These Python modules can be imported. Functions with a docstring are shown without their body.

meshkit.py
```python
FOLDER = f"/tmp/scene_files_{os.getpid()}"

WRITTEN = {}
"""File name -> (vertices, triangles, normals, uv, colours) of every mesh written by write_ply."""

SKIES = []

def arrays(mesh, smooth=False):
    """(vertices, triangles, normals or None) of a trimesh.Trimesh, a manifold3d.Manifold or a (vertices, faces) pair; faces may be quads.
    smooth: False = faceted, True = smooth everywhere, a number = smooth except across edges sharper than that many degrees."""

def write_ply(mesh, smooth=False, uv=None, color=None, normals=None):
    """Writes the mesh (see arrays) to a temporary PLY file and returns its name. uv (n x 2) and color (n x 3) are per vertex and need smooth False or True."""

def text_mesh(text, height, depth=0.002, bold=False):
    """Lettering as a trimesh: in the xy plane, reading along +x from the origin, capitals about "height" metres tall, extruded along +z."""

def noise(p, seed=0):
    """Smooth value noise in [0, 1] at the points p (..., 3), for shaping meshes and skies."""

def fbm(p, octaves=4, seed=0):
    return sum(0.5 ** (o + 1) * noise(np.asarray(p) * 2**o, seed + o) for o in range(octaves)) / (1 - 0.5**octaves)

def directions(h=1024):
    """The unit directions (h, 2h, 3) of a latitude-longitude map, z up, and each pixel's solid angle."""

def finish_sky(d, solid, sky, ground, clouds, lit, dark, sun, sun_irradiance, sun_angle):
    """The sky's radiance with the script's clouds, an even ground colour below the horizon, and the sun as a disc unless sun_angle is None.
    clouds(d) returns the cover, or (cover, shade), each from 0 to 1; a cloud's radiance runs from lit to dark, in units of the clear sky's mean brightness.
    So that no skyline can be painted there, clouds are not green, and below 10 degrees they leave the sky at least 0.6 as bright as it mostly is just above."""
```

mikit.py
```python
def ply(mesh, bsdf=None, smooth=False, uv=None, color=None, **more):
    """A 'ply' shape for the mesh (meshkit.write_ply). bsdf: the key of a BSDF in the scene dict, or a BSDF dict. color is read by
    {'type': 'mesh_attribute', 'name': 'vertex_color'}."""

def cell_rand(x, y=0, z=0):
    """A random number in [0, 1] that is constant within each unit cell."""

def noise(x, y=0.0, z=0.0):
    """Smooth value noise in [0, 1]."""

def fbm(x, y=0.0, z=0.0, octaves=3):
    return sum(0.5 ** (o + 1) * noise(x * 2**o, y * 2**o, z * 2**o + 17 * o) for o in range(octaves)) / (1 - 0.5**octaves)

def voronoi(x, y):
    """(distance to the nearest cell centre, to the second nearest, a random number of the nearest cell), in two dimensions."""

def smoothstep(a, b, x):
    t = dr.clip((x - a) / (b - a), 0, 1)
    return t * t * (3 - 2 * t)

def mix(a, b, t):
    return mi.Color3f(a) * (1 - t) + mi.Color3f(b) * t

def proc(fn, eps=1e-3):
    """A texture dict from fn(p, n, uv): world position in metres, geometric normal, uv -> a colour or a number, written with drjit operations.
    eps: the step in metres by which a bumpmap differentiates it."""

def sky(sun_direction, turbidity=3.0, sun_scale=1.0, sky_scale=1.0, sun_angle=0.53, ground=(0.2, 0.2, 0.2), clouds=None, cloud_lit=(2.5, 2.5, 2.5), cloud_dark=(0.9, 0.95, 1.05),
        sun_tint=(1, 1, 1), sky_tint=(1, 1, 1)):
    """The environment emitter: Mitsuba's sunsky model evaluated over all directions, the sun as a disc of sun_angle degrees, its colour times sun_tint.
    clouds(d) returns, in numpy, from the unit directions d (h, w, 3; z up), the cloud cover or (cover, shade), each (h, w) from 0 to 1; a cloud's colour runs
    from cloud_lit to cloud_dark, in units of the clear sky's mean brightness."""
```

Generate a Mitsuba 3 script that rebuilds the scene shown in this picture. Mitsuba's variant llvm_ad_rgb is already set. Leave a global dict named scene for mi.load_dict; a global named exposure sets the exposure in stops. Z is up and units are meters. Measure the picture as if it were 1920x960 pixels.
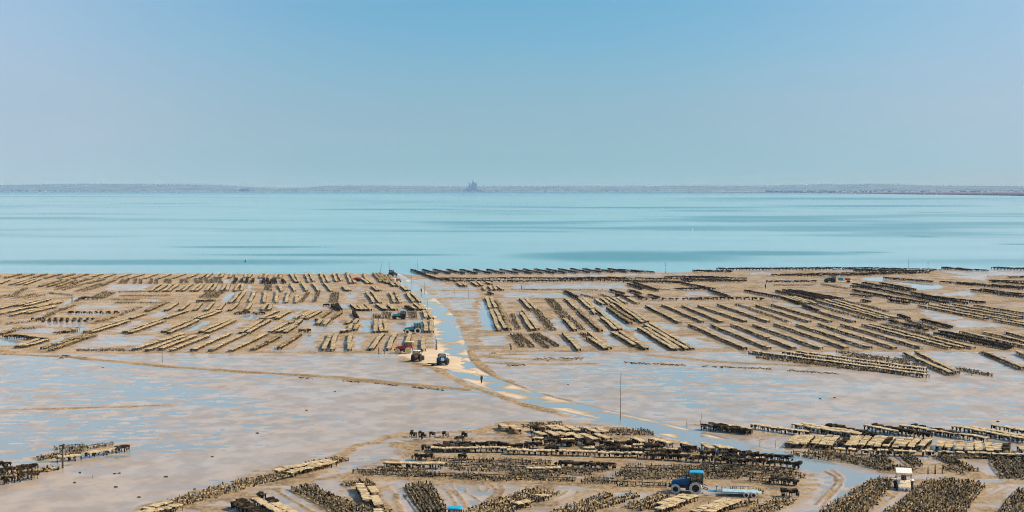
import math, random
import numpy as np
import trimesh
import drjit as dr
import mitsuba as mi
import meshkit
import mikit
from mikit import noise, fbm, smoothstep, mix, cell_rand

# ------------------------------------------------------------------ camera, sky, exposure
T = mi.ScalarTransform4f
CAM_H, PITCH = 36.0, math.atan(124 / 2500)
scene, labels = {}, {}
exposure = 2.05
scene['camera'] = {'type': 'perspective', 'fov': 42.013, 'fov_axis': 'x', 'near_clip': 2.0, 'far_clip': 90000.0,
                   'to_world': T().look_at(origin=[0, 0, CAM_H], target=[0, math.cos(PITCH), CAM_H - math.sin(PITCH)], up=[0, 0, 1]),
                   'medium': {'type': 'ref', 'id': 'haze_air'}}
scene['haze_air'] = {'type': 'homogeneous', 'albedo': {'type': 'rgb', 'value': [0.66, 0.80, 0.96]}, 'sigma_t': {'type': 'rgb', 'value': [2.3e-5, 3.3e-5, 5.0e-5]}}
SUN = [0.90, 0.08, 0.68]
def cirrus(d):
    # thin high veils: pale everywhere at a low cover, in broad drifts
    az, el = np.arctan2(d[..., 0], d[..., 1]), np.arcsin(np.clip(d[..., 2], -1, 1))
    n = meshkit.fbm(d * [3.0, 3.0, 9.0] + 4.0, 4, 3)
    m = meshkit.fbm(np.stack([d[..., 0] * 2.2 + d[..., 2] * 5, d[..., 1] * 2.2 + 7, d[..., 2] * 26], -1), 4, 11)
    drift = 0.5 - 0.5 * np.cos(az * 2 * math.pi / math.radians(50))
    high = 0.03 + 0.46 * drift ** 1.5 * (0.55 + 0.9 * n) + 0.30 * np.clip(m - 0.5, 0, 1)
    low = 0.36 * np.exp(-((el - 0.05) / 0.055) ** 2) * (0.75 + 0.5 * n)
    return np.clip(high + low, 0, 0.75), low / (high + low)
scene['sky_light'] = mikit.sky(SUN, turbidity=2.6, sky_scale=0.76, sun_tint=(1.04, 1.0, 0.90), sky_tint=(0.585, 1.01, 1.075), clouds=cirrus, cloud_lit=(2.1, 2.55, 3.3), cloud_dark=(1.52, 1.70, 1.88))

rng = np.random.default_rng(7)
random.seed(7)

# ------------------------------------------------------------------ layout in metres: x to the right, y away from the cliff top, z up
FIELDS = [
    ('in the row along the far shoreline, left of centre', [
        ('t', -212.3, 551.8, -210.1, 532.3), ('t', -207.8, 563.5, -205.2, 538.8), ('t', -202.5, 563.5, -199.7, 537.7), ('t', -196.8, 563.5, -194.3, 536.6),
        ('t', -190.8, 563.5, -188.6, 536.6), ('t', -185.2, 563.5, -183.2, 536.6), ('t', -179.2, 563.5, -177.2, 535.0), ('b', -173.5, 563.5, -171.2, 533.9),
        ('b', -167.9, 563.5, -165.5, 533.9), ('b', -161.8, 563.5, -159.7, 535.0), ('b', -155.8, 563.5, -154.0, 535.0), ('b', -150.2, 563.5, -147.9, 535.0),
        ('b', -144.5, 563.5, -141.9, 535.0), ('b', -138.5, 563.5, -136.8, 537.7), ('b', -133.6, 566.6, -130.9, 537.7), ('b', -129.9, 565.4, -125.9, 537.7),
        ('b', -127.9, 566.6, -123.7, 537.7), ('b', -124.7, 566.6, -120.0, 538.8), ('b', -122.6, 566.6, -118.0, 538.8), ('b', -118.9, 565.4, -114.0, 537.7),
        ('b', -116.6, 564.1, -111.5, 537.7), ('b', -112.5, 564.1, -108.4, 540.4), ('b', -110.4, 564.1, -106.7, 540.4), ('b', -105.7, 565.4, -102.0, 537.7),
        ('b', -103.6, 564.1, -99.8, 537.7), ('b', -99.5, 564.1, -95.7, 537.7), ('b', -97.4, 564.1, -93.8, 537.7),
    ]),
    ('running back to the shoreline behind the tractors', [
        ('b', -94.0, 564.1, -83.2, 512.6), ('b', -91.9, 564.1, -81.7, 511.6), ('b', -88.0, 566.6, -78.1, 512.6), ('b', -86.1, 566.6, -77.0, 516.6),
        ('b', -81.9, 567.8, -72.1, 511.6), ('b', -79.2, 563.5, -70.9, 514.1), ('b', -76.2, 567.8, -68.0, 516.6), ('b', -74.3, 567.8, -66.9, 521.7),
        ('b', -71.2, 572.7, -61.3, 506.7), ('b', -68.9, 566.6, -60.2, 509.1), ('b', -63.0, 566.6, -57.0, 521.7), ('b', -60.6, 535.0, -54.7, 505.7),
        ('b', -58.3, 532.3, -53.2, 505.7), ('t', -59.2, 567.8, -50.5, 514.1), ('t', -57.6, 567.8, -48.8, 510.6), ('t', -55.9, 565.4, -47.1, 506.7),
        ('t', -53.9, 560.5, -45.5, 502.8), ('t', -51.8, 557.6, -44.5, 504.3), ('b', -47.1, 514.1, -43.4, 491.6), ('b', -45.3, 514.1, -41.7, 491.6),
    ]),
    ('in the second band at the far left', [
        ('b', -199.2, 526.9, -194.1, 504.3), ('b', -193.1, 532.3, -188.6, 499.5), ('b', -190.6, 532.3, -185.9, 499.5), ('b', -188.4, 531.2, -182.9, 499.5),
        ('t', -178.1, 526.9, -174.3, 490.2), ('t', -175.7, 526.9, -171.0, 490.2), ('t', -172.5, 526.9, -167.7, 490.2), ('t', -169.5, 537.7, -167.6, 506.7),
        ('t', -162.8, 532.3, -161.8, 506.7), ('t', -157.4, 529.6, -153.5, 497.1),
    ]),
    ('in the brown tangle left of the first mud pool', [
        ('n', -166.6, 511.0, -163.7, 476.6), ('n', -163.1, 508.5, -160.4, 475.3), ('n', -157.0, 508.5, -153.8, 469.5), ('n', -153.5, 503.7, -151.5, 470.3),
        ('n', -177.1, 485.3, -171.2, 458.1), ('n', -169.6, 458.1, -172.6, 446.6), ('n', -167.4, 450.4, -169.7, 439.2), ('n', -163.5, 458.1, -164.4, 438.5),
        ('n', -159.7, 454.2, -161.2, 438.5), ('n', -160.6, 462.1, -149.0, 451.1),
    ]),
    ('among low dark racks of the second band', [
        ('n', -155.9, 534.1, -149.8, 508.5), ('n', -154.9, 536.8, -148.2, 510.0), ('n', -151.9, 536.8, -144.2, 508.5), ('n', -149.5, 536.8, -142.2, 508.5),
        ('n', -145.2, 536.8, -138.3, 508.5), ('n', -143.3, 536.8, -136.1, 508.5), ('n', -139.5, 536.8, -133.0, 511.0), ('n', -137.9, 536.8, -131.4, 511.0),
        ('n', -132.7, 534.1, -126.9, 511.0), ('n', -131.0, 534.1, -124.8, 511.0), ('n', -127.7, 536.8, -120.6, 510.0), ('n', -125.7, 536.8, -119.1, 511.0),
        ('n', -123.5, 536.8, -116.9, 511.0), ('n', -121.0, 534.1, -114.8, 510.0), ('n', -120.5, 539.5, -113.2, 511.0), ('n', -118.2, 536.8, -111.5, 511.0),
        ('k', -109.7, 529.6, -106.3, 509.1), ('k', -107.5, 529.6, -103.8, 509.1), ('k', -105.4, 529.6, -101.5, 509.1), ('k', -103.1, 529.6, -99.3, 509.1),
        ('k', -99.4, 532.3, -94.8, 507.7), ('k', -97.8, 532.3, -93.1, 507.7), ('k', -95.2, 526.9, -92.0, 509.1), ('k', -94.9, 532.3, -90.2, 507.7),
        ('k', -91.0, 526.9, -86.9, 509.1),
    ]),
    ('in the third band, left of the little blue pool', [
        ('b', -132.5, 500.9, -127.1, 467.2), ('b', -129.9, 500.9, -124.7, 467.2), ('b', -127.8, 500.9, -122.2, 467.2), ('b', -125.7, 500.9, -120.5, 467.2),
        ('b', -122.1, 501.9, -117.9, 468.4), ('b', -120.7, 501.9, -116.1, 468.4), ('b', -117.7, 501.9, -112.8, 468.4), ('b', -116.2, 501.9, -111.1, 468.4),
        ('b', -113.2, 502.8, -107.8, 468.4), ('b', -111.9, 504.3, -105.9, 469.6), ('b', -108.0, 501.9, -102.5, 469.6), ('b', -106.6, 501.9, -100.9, 470.5),
        ('b', -103.3, 503.8, -97.5, 468.4), ('b', -101.5, 501.9, -95.2, 468.4),
    ]),
    ('in the third band, right of the little blue pool', [
        ('n', -93.3, 505.2, -87.3, 472.4), ('n', -91.7, 503.7, -85.9, 472.4), ('b', -87.4, 499.5, -81.0, 467.2), ('b', -84.3, 506.7, -76.3, 467.2),
        ('b', -80.3, 509.1, -72.2, 468.4), ('b', -75.8, 506.7, -67.7, 467.2), ('b', -71.6, 507.7, -63.3, 467.2), ('b', -62.4, 490.2, -58.2, 469.6),
        ('b', -61.1, 490.2, -57.2, 469.6), ('b', -51.5, 488.8, -47.5, 469.6), ('b', -49.8, 488.8, -46.7, 470.5), ('b', -40.8, 490.2, -37.2, 469.6),
        ('b', -39.1, 490.2, -36.2, 469.6),
    ]),
    ('in the fourth band, left of the striped wet strips', [
        ('n', -106.5, 470.3, -103.5, 441.0), ('n', -105.1, 469.5, -101.3, 439.2), ('n', -103.6, 468.2, -99.7, 439.2), ('n', -101.7, 468.2, -98.5, 441.0),
        ('n', -142.7, 468.2, -139.7, 442.9), ('n', -139.9, 464.1, -137.7, 441.0), ('n', -138.2, 462.1, -135.4, 438.5), ('k', -141.8, 435.5, -134.3, 434.8),
        ('n', -128.9, 468.2, -138.3, 467.0), ('n', -124.0, 450.4, -132.5, 448.5), ('n', -115.9, 450.4, -123.5, 448.5), ('n', -121.7, 433.4, -130.5, 432.7),
        ('n', -125.8, 421.1, -117.1, 421.1), ('n', -117.1, 421.1, -108.1, 421.1), ('k', -95.3, 426.7, -100.5, 423.2),
    ]),
    ('in the fourth band behind the tractors', [
        ('b', -94.8, 463.5, -88.6, 418.9), ('b', -93.2, 463.5, -86.9, 419.9), ('b', -90.1, 466.3, -83.1, 421.5), ('b', -86.6, 467.2, -78.1, 418.9),
        ('b', -82.5, 467.2, -74.5, 419.9), ('b', -77.9, 464.3, -71.4, 419.9), ('b', -72.2, 447.3, -68.2, 419.9), ('n', -71.0, 464.1, -67.1, 423.4),
        ('n', -67.5, 464.1, -63.1, 423.4), ('n', -62.2, 464.1, -57.8, 423.4), ('n', -60.8, 464.1, -55.8, 421.7), ('b', -50.6, 463.1, -43.4, 418.9),
        ('b', -49.2, 466.3, -41.6, 418.9), ('b', -42.4, 462.2, -36.9, 418.9), ('b', -40.9, 465.5, -35.2, 418.9), ('b', -36.4, 460.2, -31.3, 421.5),
        ('b', -34.9, 460.2, -29.0, 421.5),
    ]),
    ('in the far left pale block beside the diagonal channel', [
        ('b', -154.3, 416.5, -153.2, 397.6), ('b', -152.5, 431.2, -152.4, 408.4), ('b', -149.9, 431.2, -149.4, 406.9), ('b', -146.1, 403.8, -146.9, 381.2),
        ('b', -144.7, 427.7, -145.5, 400.7), ('b', -143.1, 422.2, -143.9, 401.6), ('b', -142.0, 396.1, -142.0, 376.3), ('b', -140.4, 408.4, -142.2, 384.6),
        ('b', -138.8, 405.3, -139.9, 383.2), ('n', -134.7, 399.5, -133.5, 382.2), ('n', -132.4, 383.6, -130.9, 366.4), ('n', -135.8, 411.9, -134.2, 396.5),
        ('n', -143.6, 446.6, -139.8, 426.8),
    ]),
    ('among short racks set end on at left', [
        ('k', -132.1, 365.1, -131.2, 365.1), ('k', -130.4, 365.1, -129.7, 365.1), ('k', -129.0, 365.1, -128.2, 365.1), ('k', -127.4, 365.1, -126.7, 365.1),
        ('k', -125.8, 365.1, -124.9, 365.1), ('k', -124.1, 365.1, -123.2, 365.1), ('k', -122.5, 365.1, -121.6, 365.1), ('k', -120.9, 365.8, -120.0, 365.8),
        ('k', -119.2, 365.8, -118.2, 365.8), ('k', -117.2, 365.8, -116.5, 365.8), ('k', -115.8, 365.8, -115.0, 365.8), ('k', -127.1, 359.1, -126.4, 359.1),
        ('k', -125.5, 359.1, -124.8, 359.1), ('k', -123.9, 359.1, -123.0, 359.1), ('k', -122.3, 359.1, -121.5, 359.1), ('k', -120.6, 359.1, -119.9, 359.1),
        ('k', -119.0, 359.1, -118.3, 359.1), ('k', -117.4, 359.1, -116.6, 359.1), ('k', -115.7, 359.1, -114.8, 359.1), ('k', -128.8, 385.4, -127.3, 385.4),
        ('k', -126.5, 385.4, -125.0, 385.4), ('k', -124.3, 385.4, -123.3, 385.4), ('k', -122.7, 385.4, -121.7, 385.4), ('k', -121.0, 385.4, -120.3, 385.4),
        ('k', -119.5, 385.4, -118.5, 385.4), ('k', -117.8, 385.4, -116.3, 385.4), ('k', -115.4, 385.4, -113.9, 385.4),
    ]),
    ('in the fifth band of short pale racks, left half', [
        ('b', -104.9, 417.2, -102.4, 392.6), ('b', -101.1, 416.5, -98.2, 392.6), ('b', -97.2, 416.5, -93.9, 392.6), ('b', -93.8, 417.5, -90.5, 392.6),
        ('b', -90.0, 416.5, -86.9, 392.6), ('b', -85.8, 416.5, -83.4, 392.6), ('b', -81.7, 416.5, -78.6, 393.2), ('b', -76.4, 415.6, -74.0, 393.8),
        ('b', -75.0, 414.9, -72.0, 393.2), ('n', -113.4, 405.6, -112.2, 379.5), ('n', -111.6, 374.2, -112.4, 356.5), ('t', -109.0, 418.2, -107.5, 390.3),
    ]),
    ('in the fifth band behind the two turquoise tractors', [
        ('k', -58.3, 410.0, -56.2, 410.0), ('k', -55.5, 410.0, -51.8, 393.2), ('k', -54.7, 413.3, -50.5, 393.2), ('b', -49.9, 413.3, -45.6, 393.8),
        ('b', -47.3, 407.8, -44.2, 393.8), ('b', -46.1, 407.8, -43.1, 393.8), ('b', -45.5, 413.3, -42.0, 393.8), ('b', -41.9, 413.3, -38.0, 394.7),
        ('b', -39.6, 405.3, -37.2, 394.7), ('b', -38.3, 412.3, -35.4, 394.7), ('b', -36.8, 407.8, -34.3, 394.7), ('k', -32.5, 405.3, -29.6, 394.7),
        ('b', -31.0, 406.9, -28.5, 394.7), ('b', -30.4, 415.6, -27.2, 395.6), ('b', -28.9, 414.9, -25.9, 394.7), ('b', -26.0, 390.3, -23.7, 368.4),
        ('b', -24.7, 390.3, -22.1, 367.1), ('n', -39.4, 382.2, -37.6, 366.4), ('n', -38.0, 379.5, -36.6, 366.4), ('n', -37.4, 390.7, -35.4, 370.2),
        ('n', -36.1, 389.3, -34.4, 370.2), ('n', -30.2, 392.1, -28.0, 371.5), ('n', -28.9, 390.7, -27.0, 371.5), ('k', -46.1, 387.4, -42.6, 365.8),
    ]),
    ('in the sixth band of long pale racks, far left', [
        ('b', -106.1, 365.3, -107.0, 332.5), ('b', -104.1, 361.3, -104.8, 331.2), ('b', -105.2, 381.8, -105.4, 366.4), ('b', -96.5, 367.9, -97.0, 331.7),
        ('b', -94.4, 361.3, -95.2, 330.2), ('b', -95.5, 390.3, -96.1, 367.4), ('b', -87.8, 364.3, -87.5, 332.5), ('b', -85.7, 362.8, -85.3, 330.2),
        ('b', -87.2, 390.3, -88.4, 367.1), ('b', -85.5, 390.3, -86.3, 366.6), ('b', -77.4, 363.8, -78.0, 331.7), ('b', -75.5, 362.1, -75.9, 330.2),
        ('b', -68.1, 362.8, -67.5, 330.8), ('b', -66.1, 362.1, -65.8, 330.2), ('t', -111.0, 339.8, -113.8, 329.6), ('t', -110.4, 336.6, -112.1, 332.3),
    ]),
    ('in the sixth band near the centre left', [
        ('b', -68.7, 390.3, -69.4, 366.4), ('b', -65.1, 381.8, -67.5, 366.4), ('b', -65.0, 388.8, -65.0, 366.4), ('b', -58.7, 390.3, -60.3, 367.6),
        ('b', -57.7, 390.3, -58.5, 367.6), ('b', -56.1, 390.3, -56.9, 367.1), ('t', -53.2, 390.3, -53.5, 363.8), ('t', -49.4, 384.6, -50.0, 365.3),
        ('b', -59.9, 352.4, -60.7, 332.3), ('b', -57.3, 351.2, -58.8, 331.7), ('b', -56.4, 346.5, -56.9, 331.7), ('b', -59.7, 363.3, -59.3, 354.0),
        ('b', -57.8, 363.8, -56.9, 351.2), ('b', -52.3, 364.6, -51.5, 351.2), ('b', -50.2, 364.6, -49.3, 350.0), ('k', -50.7, 335.1, -53.9, 334.4),
        ('k', -76.4, 386.0, -79.7, 381.8), ('k', -71.2, 383.2, -74.6, 381.8), ('b', -44.3, 364.6, -43.8, 353.1), ('b', -42.4, 364.6, -41.8, 353.1),
        ('b', -42.3, 351.2, -41.1, 334.4), ('b', -40.8, 351.2, -40.0, 337.6), ('b', -42.1, 337.6, -42.4, 331.7), ('b', -37.3, 363.3, -34.1, 332.9),
        ('b', -36.1, 363.3, -32.8, 332.9), ('b', -34.8, 363.3, -31.5, 333.4), ('b', -23.8, 363.3, -21.5, 332.9), ('b', -22.1, 363.3, -20.1, 332.9),
    ]),
    ('in the nearest left band at its far left end', [
        ('t', -104.4, 325.5, -105.5, 298.3), ('t', -102.4, 326.7, -102.7, 294.9), ('b', -112.4, 315.0, -112.4, 300.9), ('b', -110.3, 315.0, -110.8, 300.9),
        ('t', -126.6, 340.3, -126.1, 327.1), ('k', -123.7, 323.1, -117.0, 320.1), ('k', -117.1, 319.2, -109.9, 314.4), ('n', -123.6, 344.5, -128.9, 342.7),
        ('n', -130.0, 363.9, -135.1, 354.2), ('n', -97.0, 296.6, -90.3, 295.8), ('n', -90.6, 296.6, -84.0, 295.8), ('b', -81.3, 327.5, -84.2, 295.8),
        ('b', -79.4, 322.1, -81.0, 294.1), ('b', -77.2, 323.1, -78.5, 295.8), ('b', -74.1, 324.7, -75.5, 294.1),
    ]),
    ('in the nearest left band behind the red tractor', [
        ('b', -69.8, 329.2, -71.0, 294.1), ('b', -66.0, 327.5, -66.9, 294.1), ('b', -60.6, 328.1, -62.2, 293.3), ('t', -56.4, 324.1, -57.7, 294.9),
        ('t', -52.2, 327.5, -52.4, 298.3), ('b', -44.8, 327.5, -41.8, 294.9), ('b', -43.4, 327.5, -40.0, 294.5), ('b', -39.9, 328.1, -36.2, 294.9),
        ('b', -31.9, 328.1, -31.5, 295.8), ('b', -28.9, 328.1, -27.6, 295.8), ('b', -25.3, 328.1, -24.1, 306.1), ('b', -21.3, 319.2, -19.6, 294.1),
    ]),
    ('in the toothed shoreline row right of the track', [
        ('k', -44.7, 592.0, -36.7, 560.5), ('k', -39.9, 592.0, -31.6, 563.5), ('k', -34.9, 593.3, -26.0, 563.5), ('k', -28.9, 593.3, -20.3, 563.5),
        ('k', -23.0, 593.3, -14.7, 563.5), ('k', -17.0, 593.3, -9.1, 565.4), ('k', -11.1, 593.3, -3.4, 565.4), ('k', -5.2, 593.3, 2.3, 565.4),
        ('k', 0.4, 594.7, 8.3, 565.4), ('k', 5.2, 594.7, 12.8, 565.4), ('k', 10.3, 594.7, 18.2, 566.6), ('k', 15.5, 596.0, 22.8, 567.8), ('k', 21.1, 597.4, 28.1, 569.0),
        ('k', 26.4, 598.7, 33.2, 571.5), ('k', 32.0, 598.7, 38.6, 572.7), ('k', 37.6, 598.7, 44.1, 574.0), ('k', 43.2, 598.7, 49.5, 574.0),
        ('k', 47.5, 593.3, 55.6, 574.0), ('k', 52.1, 586.7, 61.3, 574.0),
    ]),
    ('in the long lines right of the track top', [
        ('k', -37.2, 557.6, -30.7, 535.0), ('k', -30.6, 532.3, -21.7, 516.6), ('k', -29.9, 533.3, -14.9, 532.3), ('k', 0.0, 535.0, -14.9, 532.3),
        ('k', 0.0, 536.6, 17.8, 533.3), ('k', 39.6, 538.8, 17.8, 533.3), ('k', -21.5, 519.1, 0.0, 517.6), ('k', 20.9, 520.7, 0.0, 516.6),
        ('k', 20.9, 521.7, 43.6, 521.7), ('k', 39.5, 537.7, 60.1, 529.6), ('k', 43.6, 521.7, 65.3, 509.1), ('k', 82.5, 544.3, 61.7, 543.2),
        ('k', 66.9, 526.9, 92.0, 521.7), ('k', 70.0, 546.0, 93.9, 532.3), ('k', 86.9, 537.7, 60.5, 532.3), ('k', 44.5, 533.3, 17.7, 530.1),
        ('k', 43.1, 516.6, 69.4, 514.1), ('k', 66.9, 521.7, 90.6, 517.6),
    ]),
    ('among the small paired racks beyond the twin long racks', [
        ('b', -21.0, 511.6, -18.6, 492.5), ('b', -19.4, 510.6, -17.1, 492.5), ('b', -15.4, 512.6, -12.7, 492.5), ('b', -13.0, 512.6, -11.0, 493.4),
        ('b', -9.8, 514.1, -7.7, 501.9), ('b', -10.3, 490.2, -9.5, 472.6), ('b', -8.5, 491.6, -7.1, 472.6), ('b', -6.9, 492.5, -5.4, 472.6),
        ('b', -5.3, 491.6, -3.3, 472.6), ('k', -8.2, 460.2, -6.7, 452.3),
    ]),
    ('beside the bright channel right of the wide track', [
        ('b', -8.5, 439.1, -6.4, 397.6), ('b', -7.0, 439.1, -4.9, 399.2), ('b', -6.2, 394.7, -3.3, 336.6), ('b', -4.9, 394.7, -1.8, 339.8),
        ('t', -5.2, 428.4, -1.0, 360.8), ('t', -3.4, 393.2, -0.5, 337.6),
    ]),
    ('in the sloping centre block between the two bright channels', [
        ('b', 2.8, 435.5, 5.7, 395.6), ('b', 4.4, 435.5, 7.2, 396.1), ('b', 2.7, 383.2, 5.1, 336.6), ('b', 3.3, 392.6, 6.6, 338.7), ('n', 7.3, 396.5, 10.9, 338.3),
        ('n', 6.4, 396.5, 9.8, 339.4), ('n', 11.4, 437.4, 13.3, 396.5), ('n', 12.9, 437.4, 14.8, 396.5), ('n', 13.2, 393.6, 14.6, 363.9),
        ('n', 14.7, 393.6, 18.2, 340.5), ('b', 14.4, 365.8, 16.1, 336.6), ('b', 17.5, 436.2, 19.5, 396.1), ('t', 19.5, 393.2, 22.4, 335.5),
        ('b', 22.0, 436.2, 23.6, 396.8), ('b', 23.5, 436.2, 24.7, 399.2), ('b', 23.7, 393.8, 24.0, 381.8), ('b', 25.2, 396.8, 27.7, 337.6),
        ('b', 25.0, 369.7, 26.4, 337.6), ('n', 0.0, 382.2, 1.6, 340.5),
    ]),
    ('in the front strip of the sloping centre block', [
        ('n', 0.0, 329.9, 2.4, 302.6), ('n', 1.6, 329.9, 4.5, 302.6), ('n', 4.8, 329.9, 7.9, 300.8), ('n', 6.3, 329.9, 10.4, 303.4), ('b', 12.9, 330.2, 15.0, 294.9),
        ('b', 18.3, 319.2, 21.1, 296.6), ('b', 19.1, 331.2, 21.8, 297.5), ('n', 17.3, 332.0, 18.5, 321.9), ('b', 25.1, 331.2, 28.2, 302.6),
        ('b', 27.0, 332.9, 30.1, 296.6), ('n', 28.4, 305.2, 29.3, 297.5),
    ]),
    ('right of the second bright channel', [
        ('b', 26.9, 431.2, 28.6, 413.3), ('b', 29.2, 436.2, 30.3, 413.3), ('b', 31.1, 437.3, 32.3, 414.9), ('b', 32.9, 437.3, 34.0, 414.9),
        ('b', 34.6, 437.3, 35.9, 416.5), ('b', 30.6, 411.6, 31.1, 402.2), ('t', 28.9, 400.7, 31.6, 354.7), ('t', 30.7, 402.2, 33.1, 360.8),
        ('b', 32.6, 418.2, 35.2, 355.9), ('b', 33.9, 414.2, 36.6, 358.4), ('b', 38.0, 437.3, 39.7, 416.5), ('b', 32.7, 342.0, 36.0, 295.8),
        ('b', 34.3, 342.0, 37.3, 295.8), ('b', 35.2, 351.2, 38.9, 295.8), ('b', 36.7, 353.1, 40.5, 297.1),
    ]),
    ('among the scattered dark racks beyond the centre block', [
        ('k', 18.4, 465.5, 22.1, 435.5), ('n', 23.7, 454.2, 27.3, 439.2), ('n', 29.8, 454.2, 32.9, 439.2), ('k', 34.9, 470.5, 38.3, 454.3),
        ('k', 35.5, 450.4, 38.3, 437.3), ('k', 41.3, 471.3, 44.1, 455.1), ('k', 41.5, 449.6, 43.1, 435.5), ('k', 43.9, 501.9, 47.2, 476.9),
        ('k', 46.6, 509.1, 51.5, 469.6), ('n', 52.7, 480.9, 56.5, 474.5), ('k', 67.1, 478.2, 58.3, 476.9), ('n', 0.0, 476.6, 10.8, 476.2),
        ('n', 10.8, 476.2, 21.6, 476.2), ('n', 21.6, 476.2, 32.4, 475.3), ('k', 46.1, 450.4, 48.5, 437.3), ('k', 43.5, 433.7, 44.8, 433.7),
        ('k', 45.8, 433.7, 47.3, 433.7), ('k', 49.0, 433.7, 50.3, 433.7), ('k', 51.3, 433.7, 52.6, 433.7), ('k', 53.5, 433.7, 54.8, 433.7),
        ('k', 55.7, 433.7, 57.4, 433.7), ('k', 59.6, 434.8, 57.8, 433.7), ('k', 61.9, 434.8, 60.0, 433.7), ('k', 64.2, 434.8, 62.3, 433.7),
        ('k', 67.2, 435.5, 65.1, 434.8), ('k', 68.1, 435.5, 69.9, 435.5), ('k', 70.8, 435.5, 72.5, 435.5), ('k', 73.4, 435.5, 75.1, 435.5),
        ('k', 76.0, 435.5, 77.7, 435.5), ('k', 78.5, 434.8, 80.2, 434.8), ('k', 80.9, 433.7, 82.3, 433.7), ('k', 65.0, 506.7, 71.1, 479.1),
        ('k', 69.8, 470.5, 72.2, 440.9), ('k', 67.5, 479.1, 73.2, 478.2),
    ]),
    ('in the upper sloping block, right of centre', [
        ('b', 41.2, 408.4, 45.1, 355.9), ('b', 46.8, 411.6, 51.4, 358.9), ('b', 52.4, 408.4, 56.6, 357.9), ('b', 57.4, 408.4, 60.0, 383.2),
        ('b', 60.2, 384.6, 63.2, 359.6), ('b', 64.1, 413.3, 69.2, 358.9), ('n', 70.0, 415.1, 74.9, 359.0), ('b', 75.4, 410.0, 80.4, 358.9),
        ('b', 80.7, 411.6, 86.2, 358.9), ('k', 89.3, 408.4, 90.0, 388.8), ('b', 90.0, 388.8, 92.2, 358.4), ('n', 94.0, 418.4, 95.3, 393.6),
        ('n', 95.3, 393.6, 98.9, 361.4),
    ]),
    ('in the lower sloping block, right of centre', [
        ('b', 47.0, 351.2, 52.3, 297.1), ('b', 52.6, 351.2, 57.8, 297.8), ('b', 58.3, 351.2, 63.4, 297.8), ('b', 63.7, 350.0, 69.4, 297.8),
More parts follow.
